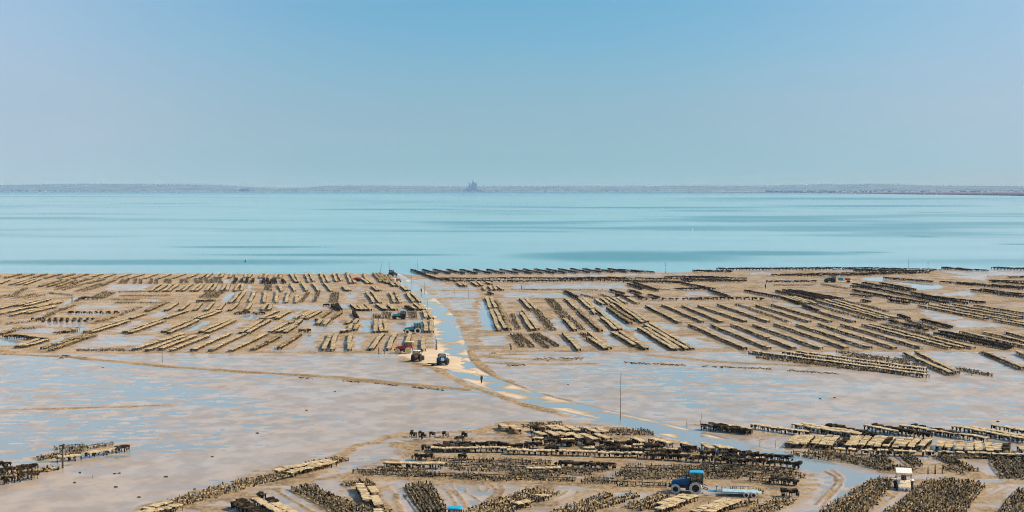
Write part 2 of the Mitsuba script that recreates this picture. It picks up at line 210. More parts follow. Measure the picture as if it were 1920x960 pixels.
        ('b', 69.8, 352.4, 75.4, 298.6), ('b', 75.4, 351.2, 80.6, 298.6), ('b', 81.3, 352.4, 86.4, 298.6), ('b', 87.2, 351.2, 92.2, 299.2),
        ('b', 92.5, 350.0, 98.7, 298.6), ('b', 94.9, 351.2, 101.3, 298.3), ('n', 98.8, 354.2, 102.8, 323.9), ('b', 101.9, 321.1, 103.8, 298.6),
    ]),
    ('in the dark band sloping down on the right', [
        ('k', 92.6, 466.3, 98.0, 428.4), ('k', 96.1, 471.3, 101.6, 431.9), ('k', 98.3, 471.3, 104.5, 431.9), ('k', 100.2, 468.4, 107.4, 431.9),
        ('b', 98.0, 428.4, 102.1, 365.8), ('b', 101.2, 430.1, 103.9, 366.4), ('b', 103.8, 430.1, 106.5, 368.4), ('n', 105.0, 441.0, 110.6, 399.5),
        ('k', 82.0, 468.4, 88.4, 440.9), ('k', 88.4, 440.9, 90.6, 415.6), ('b', 90.3, 442.8, 91.1, 416.5), ('b', 91.8, 442.8, 93.0, 416.5),
        ('b', 93.7, 442.1, 95.0, 415.6), ('k', 102.7, 360.8, 105.2, 336.6), ('n', 108.1, 363.9, 108.7, 340.5), ('k', 111.8, 363.3, 113.9, 343.8),
        ('k', 109.5, 376.3, 109.8, 367.1), ('n', 108.5, 411.9, 110.3, 390.7),
    ]),
    ('at the right edge, in the nearest sloping band', [
        ('k', 104.3, 328.1, 111.4, 297.5), ('k', 107.2, 332.9, 113.1, 300.0), ('b', 112.5, 332.9, 116.9, 298.3), ('b', 117.9, 331.7, 120.7, 300.9),
        ('b', 123.4, 331.7, 124.1, 304.4),
    ]),
    ('in the dark upper rows at the right', [
        ('k', 125.1, 490.2, 129.7, 479.1), ('k', 120.8, 470.5, 125.0, 440.9), ('k', 125.0, 440.9, 130.0, 415.6), ('k', 128.8, 501.9, 132.4, 454.3),
        ('k', 132.4, 454.3, 136.4, 415.6), ('k', 134.0, 509.1, 139.6, 466.3), ('k', 137.8, 460.2, 142.3, 415.6), ('k', 140.2, 506.7, 143.4, 472.6),
        ('k', 137.9, 446.6, 148.8, 417.5), ('k', 115.0, 450.4, 119.5, 440.9), ('k', 121.4, 428.4, 124.2, 416.5), ('k', 112.2, 426.7, 113.6, 421.5),
        ('n', 117.5, 503.7, 121.8, 480.9),
    ]),
    ('in the pale trestle rows at the upper right', [
        ('b', 125.1, 408.4, 130.9, 366.4), ('b', 128.9, 410.0, 135.1, 364.6), ('b', 132.7, 411.6, 140.5, 367.1), ('b', 137.1, 413.3, 143.9, 367.1),
        ('b', 142.8, 410.0, 148.6, 377.7), ('b', 132.2, 363.3, 135.0, 345.4), ('b', 135.9, 363.3, 137.5, 348.9),
    ]),
    ('in the top right corner of the mud flat', [
        ('k', 165.6, 514.1, 187.3, 485.7), ('k', 168.5, 504.3, 183.9, 476.9), ('k', 162.9, 471.3, 170.1, 440.9), ('k', 166.9, 474.7, 173.7, 450.4),
        ('k', 187.2, 521.7, 198.2, 514.1), ('k', 186.1, 517.6, 193.5, 501.9), ('k', 150.5, 537.7, 162.8, 514.1), ('k', 98.7, 516.6, 108.4, 516.6),
        ('k', 118.3, 517.6, 108.4, 516.6), ('n', 98.4, 499.0, 113.7, 499.0), ('k', 210.0, 542.1, 201.4, 540.4),
    ]),
    ('among dark trestle lines at the right waterline', [
        ('k', 79.4, 585.4, 96.4, 582.2), ('k', 113.4, 602.1, 92.2, 600.1), ('k', 138.0, 604.2, 113.4, 602.1), ('k', 138.3, 605.6, 163.4, 605.6),
        ('k', 163.0, 604.2, 190.9, 590.7), ('k', 128.7, 563.5, 108.2, 554.6), ('k', 152.9, 566.6, 128.7, 563.5), ('k', 179.4, 572.7, 153.7, 569.6),
        ('k', 151.0, 588.7, 176.5, 582.2), ('k', 196.8, 609.1, 199.4, 602.1), ('k', 200.9, 604.2, 202.7, 597.4), ('k', 202.4, 595.3, 203.7, 588.7),
        ('k', 205.6, 592.0, 209.5, 584.1), ('k', 219.2, 609.1, 231.9, 598.7), ('k', 79.6, 581.5, 95.7, 577.7), ('k', 136.9, 599.4, 93.3, 597.4),
        ('k', 136.7, 598.7, 175.5, 592.0), ('k', 127.5, 558.2, 112.3, 557.0), ('k', 150.6, 558.2, 118.5, 551.2), ('k', 172.2, 567.8, 147.8, 561.7),
        ('k', 184.9, 584.1, 149.1, 581.5), ('k', 195.3, 604.2, 203.2, 592.0), ('k', 218.7, 604.2, 231.4, 593.3),
    ]),
    ('in the cluster alone on the open right mud', [
        ('n', 52.2, 291.7, 67.8, 271.9), ('n', 52.5, 284.2, 70.0, 263.8), ('b', 52.9, 291.2, 79.7, 253.9), ('b', 59.3, 290.2, 80.6, 257.7),
        ('b', 62.6, 291.2, 82.1, 263.1), ('n', 72.2, 293.7, 83.0, 277.0), ('n', 71.8, 287.9, 82.6, 270.2), ('n', 60.1, 277.0, 76.7, 257.6),
        ('b', 85.5, 289.3, 85.0, 256.9), ('b', 88.7, 291.2, 86.8, 258.4), ('n', 89.1, 265.4, 92.7, 256.1), ('n', 103.3, 292.7, 103.8, 280.6),
        ('b', 103.5, 289.3, 102.2, 264.7), ('b', 110.8, 291.2, 109.1, 271.3),
    ]),
    ('on the low mud island at lower left', [
        ('n', -59.8, 184.8, -63.5, 183.2), ('n', -56.0, 186.1, -60.0, 183.5), ('b', -57.4, 176.4, -60.5, 174.9), ('n', -60.8, 178.5, -63.1, 176.1),
        ('n', -58.8, 180.1, -62.2, 177.9), ('b', -54.5, 181.3, -57.1, 177.6), ('k', -52.9, 182.6, -54.4, 181.0), ('n', -58.9, 182.6, -61.7, 181.3),
    ]),
    ('at the left edge, lowest on the mud', [
        ('k', -60.8, 169.3, -65.0, 166.0), ('n', -58.7, 170.4, -64.3, 164.3), ('k', -59.3, 165.0, -63.0, 160.9), ('k', -64.8, 171.2, -66.7, 170.4),
    ]),
    ('in the long double band at the lower left', [
        ('n', -33.9, 160.2, -39.4, 150.6), ('n', -32.9, 158.8, -39.0, 148.4), ('n', -28.2, 166.4, -34.1, 161.2), ('n', -27.6, 165.6, -33.0, 159.3),
        ('b', -38.7, 149.7, -40.7, 145.9), ('b', -37.2, 148.4, -41.3, 143.7), ('b', -23.8, 173.1, -29.8, 166.3), ('b', -23.1, 172.3, -28.2, 165.0),
        ('n', -23.0, 176.4, -27.0, 171.8), ('n', -22.2, 175.8, -23.8, 173.5),
    ]),
    ('among the black shadowed racks at the bottom left', [
        ('b', -29.4, 150.8, -25.1, 144.1), ('b', -27.5, 149.9, -23.5, 144.1), ('k', -31.3, 149.1, -27.5, 143.7), ('k', -30.9, 150.2, -26.9, 143.7),
        ('k', -29.6, 153.5, -28.6, 153.5), ('k', -27.8, 150.6, -26.7, 148.9),
    ]),
    ('in the bare frames sloping down at the bottom left', [
        ('n', -26.1, 159.0, -18.2, 144.9), ('n', -25.3, 159.3, -17.3, 144.9), ('n', -24.5, 159.5, -16.2, 144.9), ('n', -22.4, 155.5, -15.3, 145.3),
        ('n', -19.3, 149.3, -14.7, 144.9), ('n', -17.3, 149.3, -13.6, 145.9),
    ]),
    ('in the slab racks left of the curved wet ruts', [
        ('b', -18.4, 158.9, -16.6, 150.4), ('b', -16.9, 157.4, -16.0, 154.4), ('b', -15.8, 152.6, -14.8, 148.2), ('n', -20.2, 161.7, -19.1, 160.2),
        ('n', -19.0, 162.2, -16.9, 160.2), ('n', -18.4, 162.7, -17.1, 159.3), ('b', -14.9, 145.9, -14.4, 143.5),
    ]),
    ('in the bare frames between the curved wet ruts', [
        ('n', -12.4, 159.5, -9.5, 145.9), ('n', -12.0, 160.0, -9.1, 145.9), ('n', -11.4, 160.5, -8.6, 146.4), ('n', -11.0, 160.8, -8.2, 146.8),
        ('n', -10.5, 160.8, -7.7, 147.2),
    ]),
    ('in the low group standing over small blue pools', [
        ('k', -14.9, 192.8, -13.9, 192.8), ('k', -13.7, 192.8, -12.8, 192.8), ('k', -13.2, 191.0, -12.3, 191.0), ('k', -12.1, 192.8, -11.2, 192.8),
        ('k', -10.2, 192.4, -9.2, 192.4), ('k', -7.4, 192.4, -6.5, 192.4), ('k', -6.9, 188.9, -8.0, 188.6),
    ]),
    ('in the long rows left of the foreground tractor', [
        ('k', -9.7, 184.6, -0.5, 184.4), ('k', -12.5, 182.6, -5.2, 182.3), ('b', -11.2, 181.3, 0.0, 181.2), ('k', -10.5, 176.4, -13.3, 176.1),
        ('b', -16.7, 171.5, -8.4, 170.6), ('n', -17.0, 169.6, -10.9, 168.5), ('n', -20.1, 168.0, -10.8, 166.9), ('n', -18.7, 166.4, -9.1, 165.6),
        ('n', -11.4, 166.4, -4.7, 165.1), ('n', -6.9, 165.3, 0.0, 164.3), ('n', -10.5, 175.8, -3.8, 174.7), ('n', -4.4, 175.3, 0.0, 174.4),
        ('n', -8.5, 172.4, 0.0, 171.2), ('n', -7.7, 170.1, 0.0, 168.8), ('k', -7.2, 175.8, -6.0, 175.8), ('n', -7.1, 164.8, -0.2, 163.0),
    ]),
    ('in the patchwork of short racks behind the foreground tractor', [
        ('b', 0.0, 198.6, 0.8, 194.6), ('b', -1.6, 199.8, -0.8, 196.4), ('n', 4.0, 201.1, 1.4, 200.7), ('n', 2.6, 202.6, 4.9, 202.2), ('n', 7.6, 202.9, 5.4, 202.6),
        ('k', 3.2, 197.5, 4.6, 194.6), ('b', 5.3, 198.6, 6.7, 194.9), ('b', 6.6, 198.6, 8.2, 194.2), ('b', 8.2, 197.9, 9.6, 194.0), ('b', 10.9, 197.3, 12.6, 193.0),
        ('b', 12.8, 197.1, 13.9, 192.8), ('b', 3.3, 193.7, 4.8, 190.6), ('b', 5.1, 193.7, 6.5, 190.2), ('b', 6.7, 193.1, 8.3, 190.4), ('b', 8.3, 192.8, 9.7, 188.2),
        ('b', 10.2, 192.4, 11.9, 186.9), ('b', 12.0, 191.7, 13.8, 188.2), ('n', 20.5, 196.9, 14.6, 196.2), ('n', 14.8, 194.4, 20.9, 194.4),
        ('n', 9.3, 198.4, 10.5, 195.8), ('b', 3.0, 188.9, 4.4, 188.2), ('b', 6.8, 187.6, 9.1, 187.4), ('k', 7.0, 186.5, 4.5, 186.2), ('k', 7.0, 185.9, 9.0, 185.2),
        ('b', 17.3, 188.9, 18.5, 185.6), ('b', 19.6, 188.2, 21.2, 185.6), ('b', 20.8, 187.6, 22.3, 184.2), ('k', 12.5, 185.6, 14.8, 182.9),
        ('k', 16.8, 184.9, 13.4, 183.6), ('k', 20.9, 182.9, 18.1, 182.3), ('b', 16.7, 183.6, 18.5, 183.5), ('b', 20.6, 180.4, 22.8, 180.3),
        ('k', 4.4, 181.7, 6.6, 181.5), ('k', 1.2, 184.2, 4.2, 184.1), ('b', 9.8, 181.7, 11.7, 181.3), ('k', 11.7, 181.0, 14.6, 180.7), ('k', 14.6, 180.4, 18.1, 179.8),
        ('k', 10.4, 188.2, 11.1, 182.9), ('k', -0.7, 182.9, 2.5, 182.9), ('b', 15.3, 182.3, 16.5, 182.0), ('b', 13.3, 186.2, 15.0, 185.6),
        ('k', 18.8, 179.2, 22.8, 178.6), ('b', 23.9, 184.9, 25.0, 181.7), ('k', 23.5, 182.3, 25.8, 181.0), ('b', 26.6, 184.2, 27.3, 180.4),
        ('b', 28.4, 183.6, 29.1, 180.4), ('b', 29.4, 182.3, 30.6, 178.9), ('k', 25.4, 178.6, 28.9, 177.9), ('k', 29.5, 179.8, 30.7, 178.6),
        ('k', 31.0, 176.1, 27.7, 175.5), ('k', 31.3, 178.6, 32.0, 177.3), ('k', 31.7, 177.3, 37.1, 174.4),
    ]),
    ('in the long open legged rows behind the foreground tractor', [
        ('b', -0.7, 180.1, 5.8, 179.3), ('b', 5.8, 179.3, 11.3, 178.6), ('b', 11.5, 177.9, 17.9, 177.3), ('k', 17.9, 177.0, 23.8, 174.9),
        ('k', 23.7, 174.7, 29.8, 173.2), ('k', 29.8, 173.2, 37.4, 170.4), ('k', 5.5, 171.5, 13.5, 170.1), ('b', 6.3, 168.2, 1.7, 167.6), ('n', -0.5, 174.1, 5.2, 173.2),
        ('n', -0.5, 170.7, 6.0, 170.1), ('n', 3.4, 170.7, 11.9, 168.5), ('n', -0.5, 167.4, 6.3, 166.4), ('n', 6.3, 168.0, 10.1, 166.4), ('n', -0.4, 164.3, 7.9, 163.0),
        ('n', 8.5, 161.7, 13.1, 161.7), ('n', 9.0, 163.2, 12.6, 163.2), ('n', 0.0, 165.8, 4.5, 165.3),
    ]),
    ('in the bare frames around the foreground tractor', [
        ('n', 14.7, 171.0, 25.4, 170.1), ('n', 13.9, 169.0, 27.4, 168.5), ('n', 13.2, 166.4, 26.2, 166.4), ('n', 28.4, 164.8, 13.7, 164.3),
        ('n', 12.8, 160.8, 19.6, 159.8), ('n', 24.6, 168.5, 30.6, 167.4), ('n', 26.8, 170.1, 36.0, 169.0), ('n', 27.1, 166.4, 34.8, 165.8),
        ('n', 29.3, 163.2, 31.9, 162.2), ('k', 31.6, 161.9, 34.9, 160.6), ('n', 31.7, 170.1, 36.6, 164.8), ('n', 24.3, 170.7, 33.4, 170.1),
        ('k', 33.6, 155.1, 31.5, 154.9), ('n', 25.2, 157.8, 30.0, 156.9),
    ]),
    ('in the diagonal strips at the bottom centre', [
        ('n', 3.5, 157.6, -4.3, 145.5), ('n', 5.3, 156.7, -2.0, 145.3), ('n', 2.6, 157.6, -5.1, 146.2), ('b', 4.0, 153.5, 2.7, 152.2), ('b', 2.0, 149.9, 0.4, 148.7),
        ('n', 11.6, 155.5, 4.6, 145.9), ('n', 12.6, 152.6, 5.1, 145.1), ('n', 14.6, 155.0, 7.9, 146.8), ('n', 17.9, 154.6, 13.0, 148.9), ('n', 18.7, 154.1, 14.0, 148.0),
        ('b', 20.2, 153.2, 16.4, 148.1), ('b', 21.3, 152.9, 16.1, 145.9), ('b', 24.7, 150.7, 19.9, 145.0), ('b', 25.8, 150.4, 21.1, 144.7),
        ('n', 23.5, 150.0, 20.4, 146.2), ('n', 27.9, 151.7, 23.2, 147.2), ('n', 31.7, 153.2, 26.1, 145.5), ('n', 32.5, 152.3, 27.1, 145.5),
    ]),
    ('in the slab row behind the cream vehicle', [
        ('b', 41.1, 190.6, 38.3, 184.2), ('b', 42.2, 190.6, 39.4, 184.1), ('b', 43.4, 190.6, 40.5, 184.1), ('b', 44.5, 190.3, 41.7, 183.9),
        ('b', 45.6, 190.3, 42.7, 182.9), ('b', 46.7, 189.9, 43.8, 182.8), ('k', 47.8, 188.2, 45.3, 182.9), ('b', 49.0, 189.9, 46.3, 182.6),
        ('b', 50.1, 189.9, 47.3, 183.1), ('b', 51.2, 189.7, 48.2, 183.1), ('b', 52.4, 189.6, 49.3, 182.8), ('b', 53.4, 189.5, 50.4, 182.6),
        ('k', 54.0, 188.2, 52.0, 183.6), ('b', 54.5, 188.9, 51.4, 182.3), ('b', 55.7, 188.9, 52.5, 182.0), ('b', 56.8, 188.6, 53.7, 182.3),
        ('b', 57.9, 188.2, 54.8, 181.8), ('b', 59.3, 188.2, 56.1, 182.0),
    ]),
    ('in the stepped blocks right of the slab row', [
        ('b', 60.6, 186.5, 58.6, 181.7), ('b', 61.9, 186.5, 59.8, 181.3), ('b', 63.2, 186.5, 60.7, 179.8), ('b', 64.0, 184.9, 62.0, 179.5),
        ('b', 65.6, 185.9, 63.4, 179.5), ('b', 66.6, 184.9, 64.6, 179.2), ('b', 67.7, 184.2, 65.9, 179.5), ('k', 68.7, 183.6, 67.2, 179.5),
        ('b', 70.1, 182.3, 69.5, 178.9),
    ]),
    ('in the front line under the slab row', [
        ('b', 43.9, 180.4, 45.6, 180.3), ('b', 45.8, 180.2, 47.2, 179.9), ('b', 47.4, 179.8, 49.2, 179.5), ('b', 49.5, 179.5, 51.4, 179.0),
        ('b', 51.6, 179.0, 54.7, 178.6), ('b', 55.4, 178.9, 57.2, 178.4), ('b', 57.5, 178.6, 59.6, 178.2), ('b', 59.9, 178.2, 61.1, 178.1),
        ('b', 61.3, 178.1, 64.2, 177.3), ('b', 64.3, 177.2, 68.9, 176.6),
    ]),
    ('in sloping rows on mud behind the slab row', [
        ('k', 28.6, 199.0, 35.0, 194.6), ('k', 29.8, 199.6, 33.8, 196.4), ('b', 31.5, 200.4, 35.5, 195.4), ('k', 33.6, 195.3, 35.3, 194.6),
        ('b', 36.3, 199.9, 43.5, 193.1), ('b', 42.4, 199.8, 50.7, 191.3), ('b', 44.0, 200.4, 50.9, 192.4), ('k', 47.6, 199.2, 52.6, 190.6),
        ('b', 53.1, 199.0, 56.5, 193.8), ('k', 54.4, 199.0, 60.5, 191.0), ('b', 58.5, 199.0, 67.7, 188.4), ('k', 60.3, 199.2, 65.0, 192.0),
        ('b', 66.2, 198.4, 73.2, 187.7), ('b', 72.4, 199.2, 76.0, 193.8), ('b', 68.2, 197.5, 74.0, 189.9),
    ]),
    ('in the dark bare frames below the slab row', [
        ('n', 38.1, 179.8, 45.4, 174.1), ('n', 40.4, 181.0, 48.5, 174.1), ('n', 42.7, 180.4, 49.5, 169.6), ('n', 45.4, 174.1, 48.2, 169.0),
        ('n', 48.7, 178.8, 49.0, 172.9), ('n', 49.5, 178.8, 49.5, 173.5), ('n', 48.9, 170.7, 51.5, 169.0), ('n', 52.6, 178.2, 52.4, 171.5),
        ('n', 53.5, 178.2, 53.0, 171.8), ('n', 57.3, 177.6, 59.1, 168.5), ('n', 58.0, 178.2, 58.4, 172.4), ('n', 55.9, 170.7, 57.5, 166.4),
        ('n', 59.4, 177.3, 64.0, 177.0), ('n', 68.6, 177.6, 64.0, 177.0), ('n', 64.4, 177.0, 61.7, 164.3), ('n', 65.0, 176.4, 63.1, 165.3),
        ('n', 66.2, 175.3, 64.7, 166.4), ('n', 68.1, 177.6, 66.1, 168.5), ('n', 63.6, 170.7, 63.3, 163.8),
    ]),
    ('in the spiky strip left of the cream vehicle', [
        ('n', 47.2, 163.8, 38.1, 145.5), ('n', 46.7, 163.8, 37.1, 145.5), ('n', 46.0, 163.5, 36.2, 145.5), ('n', 45.4, 163.2, 35.4, 145.9),
        ('n', 44.6, 162.5, 34.7, 146.4),
    ]),
    ('in the wide spiky field right of the cream vehicle', [
        ('n', 51.6, 162.5, 41.5, 145.5), ('n', 52.4, 162.6, 42.5, 145.5), ('n', 53.3, 163.0, 43.5, 145.5), ('n', 54.1, 163.0, 44.4, 145.5),
        ('n', 54.9, 163.0, 45.4, 145.5), ('n', 55.6, 162.8, 46.4, 145.5), ('n', 56.3, 162.6, 47.4, 145.5), ('n', 56.8, 162.0, 48.4, 145.5),
        ('n', 56.8, 160.2, 49.3, 145.5),
    ]),
    ('in the spiky corner at the bottom right', [
        ('n', 61.0, 157.6, 54.2, 145.5), ('n', 62.2, 158.3, 55.2, 145.5), ('n', 63.4, 158.8, 56.2, 145.5),
    ]),
]
TERRAIN = [
    ('D', [(-231.88, 572.87), (-146.93, 572.87), (-72.92, 568.63), (-46.83, 574.71), (-32.82, 463.27), (-24.67, 400.99), (-20.68, 367.97), (-15.7, 296.63), (-76.51, 297.46), (-120.75, 297.46)]),
    ('D', [(-12.32, 296.63), (-15.9, 344.33), (-19.49, 378.36), (-23.33, 400.99), (-32.0, 451.59), (-45.69, 542.81), (-49.13, 574.71), (0.0, 568.63), (38.59, 577.8), (74.9, 584.07), (154.82, 603.73), (185.01, 597.03), (239.51, 584.07), (122.0, 296.63), (0.0, 296.63)]),
    ('D', [(-24.17, 146.97), (-25.16, 156.31), (-21.32, 170.39), (-17.56, 183.98), (-20.46, 187.89), (-15.13, 194.06), (-4.23, 196.94), (0.0, 206.1), (8.24, 204.51), (16.24, 201.42), (22.01, 192.66), (30.64, 180.85), (37.97, 172.61), (38.0, 165.09), (34.15, 152.7), (28.88, 146.77), (-1.98, 146.77), (-20.3, 142.03)]),
    ('D', [(-43.68, 145.96), (-40.76, 153.59), (-31.41, 170.39), (-23.28, 178.42), (-21.17, 177.82), (-21.6, 172.61), (-25.68, 163.05), (-30.89, 145.96)]),
    ('D', [(28.22, 202.95), (36.39, 199.15), (40.33, 195.49), (37.88, 186.57), (40.38, 186.57), (47.99, 185.91), (74.67, 180.85), (60.73, 146.77), (35.81, 146.77), (40.8, 162.05), (47.18, 166.12), (43.43, 172.61), (37.94, 180.85), (34.04, 193.36)]),
    ('D', [(-65.54, 177.82), (-61.74, 181.47), (-58.88, 183.98), (-54.34, 187.56), (-53.02, 186.9), (-54.98, 183.35), (-58.51, 179.02), (-63.57, 176.34)]),
    ('D', [(-66.76, 169.3), (-59.45, 172.61), (-58.58, 170.39), (-61.04, 166.12), (-63.74, 161.56)]),
    ('R', 3.5, 0.1, [(-119.75, 295.0), (-75.68, 294.18), (-37.9, 294.67), (-14.27, 295.81)]),
    ('R', 3.0, 0.09, [(-5.94, 295.81), (38.11, 296.3), (122.0, 296.63)]),
    ('R', 2.2, 0.16, [(-118.13, 290.98), (-112.28, 290.98), (-97.32, 287.08), (-69.41, 269.69)]),
    ('R', 2.2, 0.18, [(-69.41, 269.69), (-51.59, 261.76), (-32.74, 254.28), (-27.11, 249.53), (-8.32, 238.38)]),
    ('C', 1.6, 0.05, [(-117.18, 288.63), (-111.2, 288.16), (-95.29, 281.04), (-75.2, 269.69), (-60.81, 263.7)]),
    ('C', 1.5, 0.04, [(-19.86, 242.72), (-9.87, 237.32), (-1.88, 233.17)]),
    ('R', 2.0, 0.07, [(-87.93, 216.14), (-74.02, 217.91), (-57.4, 221.53)]),
    ('R', 2.5, 0.14, [(-5.77, 287.08), (1.89, 282.53), (11.3, 281.04)]),
    ('R', 2.0, 0.1, [(-7.79, 276.68), (5.51, 273.84), (16.6, 275.25)]),
    ('R', 2.0, 0.12, [(30.36, 288.63), (44.87, 276.68), (62.13, 271.06), (70.69, 267.67)]),
    ('R', 2.0, 0.08, [(-9.37, 285.54), (-5.22, 288.63), (1.94, 290.19)]),
    ('R', 2.4, 0.14, [(-9.94, 296.63), (-7.79, 276.68), (-2.87, 251.88), (3.16, 235.22), (12.48, 218.8), (20.76, 206.1), (25.5, 197.67)]),
    ('R', 2.0, 0.1, [(-22.97, 281.04), (-14.6, 265.67), (-8.54, 244.95), (0.0, 227.2), (8.5, 211.0)]),
    ('R', 2.0, 0.12, [(-23.56, 177.82), (-21.82, 183.35), (-18.32, 191.96), (-15.24, 195.49), (-4.91, 197.67), (0.0, 204.91)]),
    ('R', 1.5, 0.1, [(-26.62, 162.05), (-20.35, 166.12), (-10.19, 164.57), (0.0, 163.56), (10.84, 161.07), (20.48, 160.09)]),
    ('W', [(-146.61, 478.97), (-153.46, 506.98), (-136.86, 506.98), (-131.42, 477.27)]),
    ('W', [(-131.9, 402.49), (-135.17, 415.91), (-122.0, 416.55), (-119.52, 403.4)]),
    ('W', [(-128.8, 380.51), (-129.75, 387.94), (-116.87, 386.54), (-117.02, 379.43)]),
    ('W', [(-123.26, 348.82), (-127.09, 361.77), (-115.46, 362.5), (-112.14, 348.36)]),
    ('W', [(-126.36, 335.28), (-127.84, 344.78), (-118.15, 344.78), (-116.27, 334.03)]),
    ('B', [(-130.06, 331.54), (-133.6, 346.56), (-134.61, 370.52), (-143.72, 429.9), (-147.92, 451.59), (-145.49, 447.82), (-136.3, 398.01), (-134.73, 375.71), (-132.21, 346.56)]),
    ('B', [(-124.53, 306.84), (-132.06, 325.5), (-117.7, 322.56), (-115.0, 307.72)]),
    ('B', [(-107.79, 299.12), (-110.7, 325.5), (-113.62, 344.33), (-111.12, 348.82), (-108.88, 338.89), (-107.46, 312.21), (-105.79, 299.12)]),
    ('W', [(-101.31, 301.31), (-103.52, 331.13), (-87.25, 329.1), (-85.73, 307.72)]),
    ('W', [(-103.46, 335.28), (-105.25, 364.97), (-101.3, 367.47), (-98.28, 336.76)]),
    ('W', [(-94.26, 335.28), (-95.08, 362.5), (-93.77, 364.97), (-89.64, 348.82), (-89.77, 335.28)]),
    ('W', [(-104.14, 377.83), (-104.49, 394.5), (-100.74, 392.19), (-98.14, 375.18)]),
    ('B', [(-85.0, 339.53), (-85.23, 364.97), (-82.78, 364.97), (-81.28, 338.24)]),
    ('W', [(-74.77, 339.53), (-74.24, 364.97), (-71.31, 364.97), (-71.09, 338.24)]),
    ('W', [(-64.64, 335.28), (-65.73, 362.5), (-63.31, 362.5), (-61.76, 336.76)]),
    ('B', [(-77.77, 372.58), (-77.55, 385.15), (-72.91, 382.41), (-70.65, 371.8)]),
    ('W', [(-71.61, 400.99), (-73.54, 418.17), (-59.61, 416.55), (-56.94, 401.59)]),
    ('B', [(-93.38, 425.8), (-99.78, 466.49), (-96.97, 466.49), (-91.39, 425.8)]),
    ('B', [(-94.89, 476.42), (-100.1, 506.98), (-97.26, 497.59), (-93.61, 476.42)]),
    ('W', [(-49.76, 300.8), (-52.16, 331.54), (-48.09, 332.57), (-44.4, 299.96)]),
    ('W', [(-74.93, 299.12), (-74.35, 330.52), (-71.47, 331.54), (-71.93, 299.12)]),
    ('W', [(-70.33, 299.12), (-69.94, 327.49), (-67.94, 329.5), (-67.92, 299.12)]),
    ('W', [(-65.72, 299.12), (-65.59, 325.5), (-64.07, 325.5), (-63.11, 299.12)]),
    ('W', [(-56.59, 297.46), (-53.79, 304.22), (-50.65, 302.5), (-50.53, 296.96)]),
    ('W', [(-111.86, 516.73), (-114.88, 537.39), (-112.73, 537.39), (-108.75, 516.73)]),
    ('W', [(-99.78, 516.73), (-103.55, 540.08), (-101.02, 540.08), (-96.83, 515.74)]),
    ('W', [(-59.67, 365.47), (-56.13, 367.97), (-52.69, 367.97), (-52.51, 353.42), (-56.23, 344.33)]),
    ('B', [(-63.77, 367.97), (-63.61, 386.54), (-62.36, 395.08), (-61.06, 367.97)]),
    ('W', [(-53.92, 353.42), (-45.56, 354.59), (-42.87, 344.33), (-45.08, 336.76), (-51.4, 336.76)]),
    ('W', [(-48.57, 355.76), (-49.49, 367.97), (-47.27, 367.97), (-45.71, 355.76)]),
    ('W', [(-35.86, 299.12), (-39.26, 329.5), (-35.96, 329.5), (-33.87, 297.46)]),
    ('W', [(-30.6, 336.12), (-32.88, 366.72), (-24.78, 366.72), (-22.72, 336.12)]),
    ('B', [(-38.83, 335.28), (-41.34, 366.72), (-38.51, 365.47), (-35.35, 335.28)]),
    ('W', [(-54.25, 431.62), (-58.1, 467.3), (-54.35, 467.3), (-50.22, 429.21)]),
    ('W', [(-55.87, 477.69), (-57.33, 493.03), (-55.35, 493.03), (-53.81, 476.42)]),
    ('W', [(-36.79, 429.9), (-39.3, 459.31), (-37.46, 459.31), (-34.36, 428.18)]),
    ('B', [(-53.22, 410.18), (-53.98, 420.47), (-51.41, 413.34), (-48.91, 404.01), (-51.88, 404.01)]),
    ('W', [(-41.94, 373.1), (-43.71, 393.63), (-40.11, 389.35), (-39.44, 373.1)]),
    ('B', [(-7.99, 341.04), (-9.87, 378.36), (-10.84, 426.48), (-9.23, 431.62), (-5.99, 389.35), (-4.11, 341.04)]),
    ('W', [(-18.1, 398.01), (-18.37, 404.01), (-9.65, 400.99), (-9.51, 395.08)]),
    ('W', [(-21.99, 400.99), (-23.26, 440.48), (-19.58, 400.99)]),
    ('W', [(-18.1, 404.01), (-21.61, 436.89), (-12.37, 440.48), (-11.62, 404.01)]),
    ('W', [(-12.3, 353.42), (-14.93, 378.36), (-12.15, 386.54), (-9.59, 358.14)]),
    ('W', [(-26.24, 445.96), (-26.58, 473.48), (-11.34, 471.4), (-10.73, 445.96)]),
    ('W', [(-30.41, 478.97), (-31.2, 496.68), (-12.25, 495.3), (-12.46, 478.12)]),
    ('W', [(-35.64, 498.52), (-39.81, 532.07), (-31.55, 542.81), (-22.65, 498.52)]),
    ('W', [(-6.74, 305.09), (-7.63, 325.5), (-1.54, 328.49), (-0.41, 306.84)]),
    ('W', [(-5.01, 440.48), (-2.96, 442.29), (-0.55, 413.34)]),
    ('W', [(-0.82, 305.09), (-0.45, 335.7), (0.0, 335.7)]),
    ('W', [(-0.32, 484.15), (0.69, 515.24), (44.19, 516.73), (42.46, 485.02)]),
    ('W', [(-2.97, 444.86), (-3.12, 467.3), (18.58, 463.27), (21.38, 444.12)]),
    ('B', [(25.12, 436.89), (27.28, 438.68), (32.16, 343.23), (28.85, 342.13)]),
    ('B', [(29.76, 336.76), (32.01, 336.76), (34.88, 295.81), (31.7, 295.81)]),
    ('W', [(10.78, 358.14), (11.65, 370.52), (13.69, 365.47), (13.87, 345.44), (11.56, 345.44)]),
    ('W', [(7.84, 334.65), (9.41, 334.65), (13.23, 308.61), (11.07, 305.96)]),
    ('B', [(14.25, 332.57), (16.92, 332.57), (18.08, 306.84), (16.14, 305.09)]),
    ('W', [(21.28, 334.65), (24.24, 335.28), (26.14, 302.5), (23.77, 300.8)]),
    ('W', [(38.34, 358.14), (42.8, 355.29), (44.25, 344.33), (43.01, 334.65), (39.7, 338.89)]),
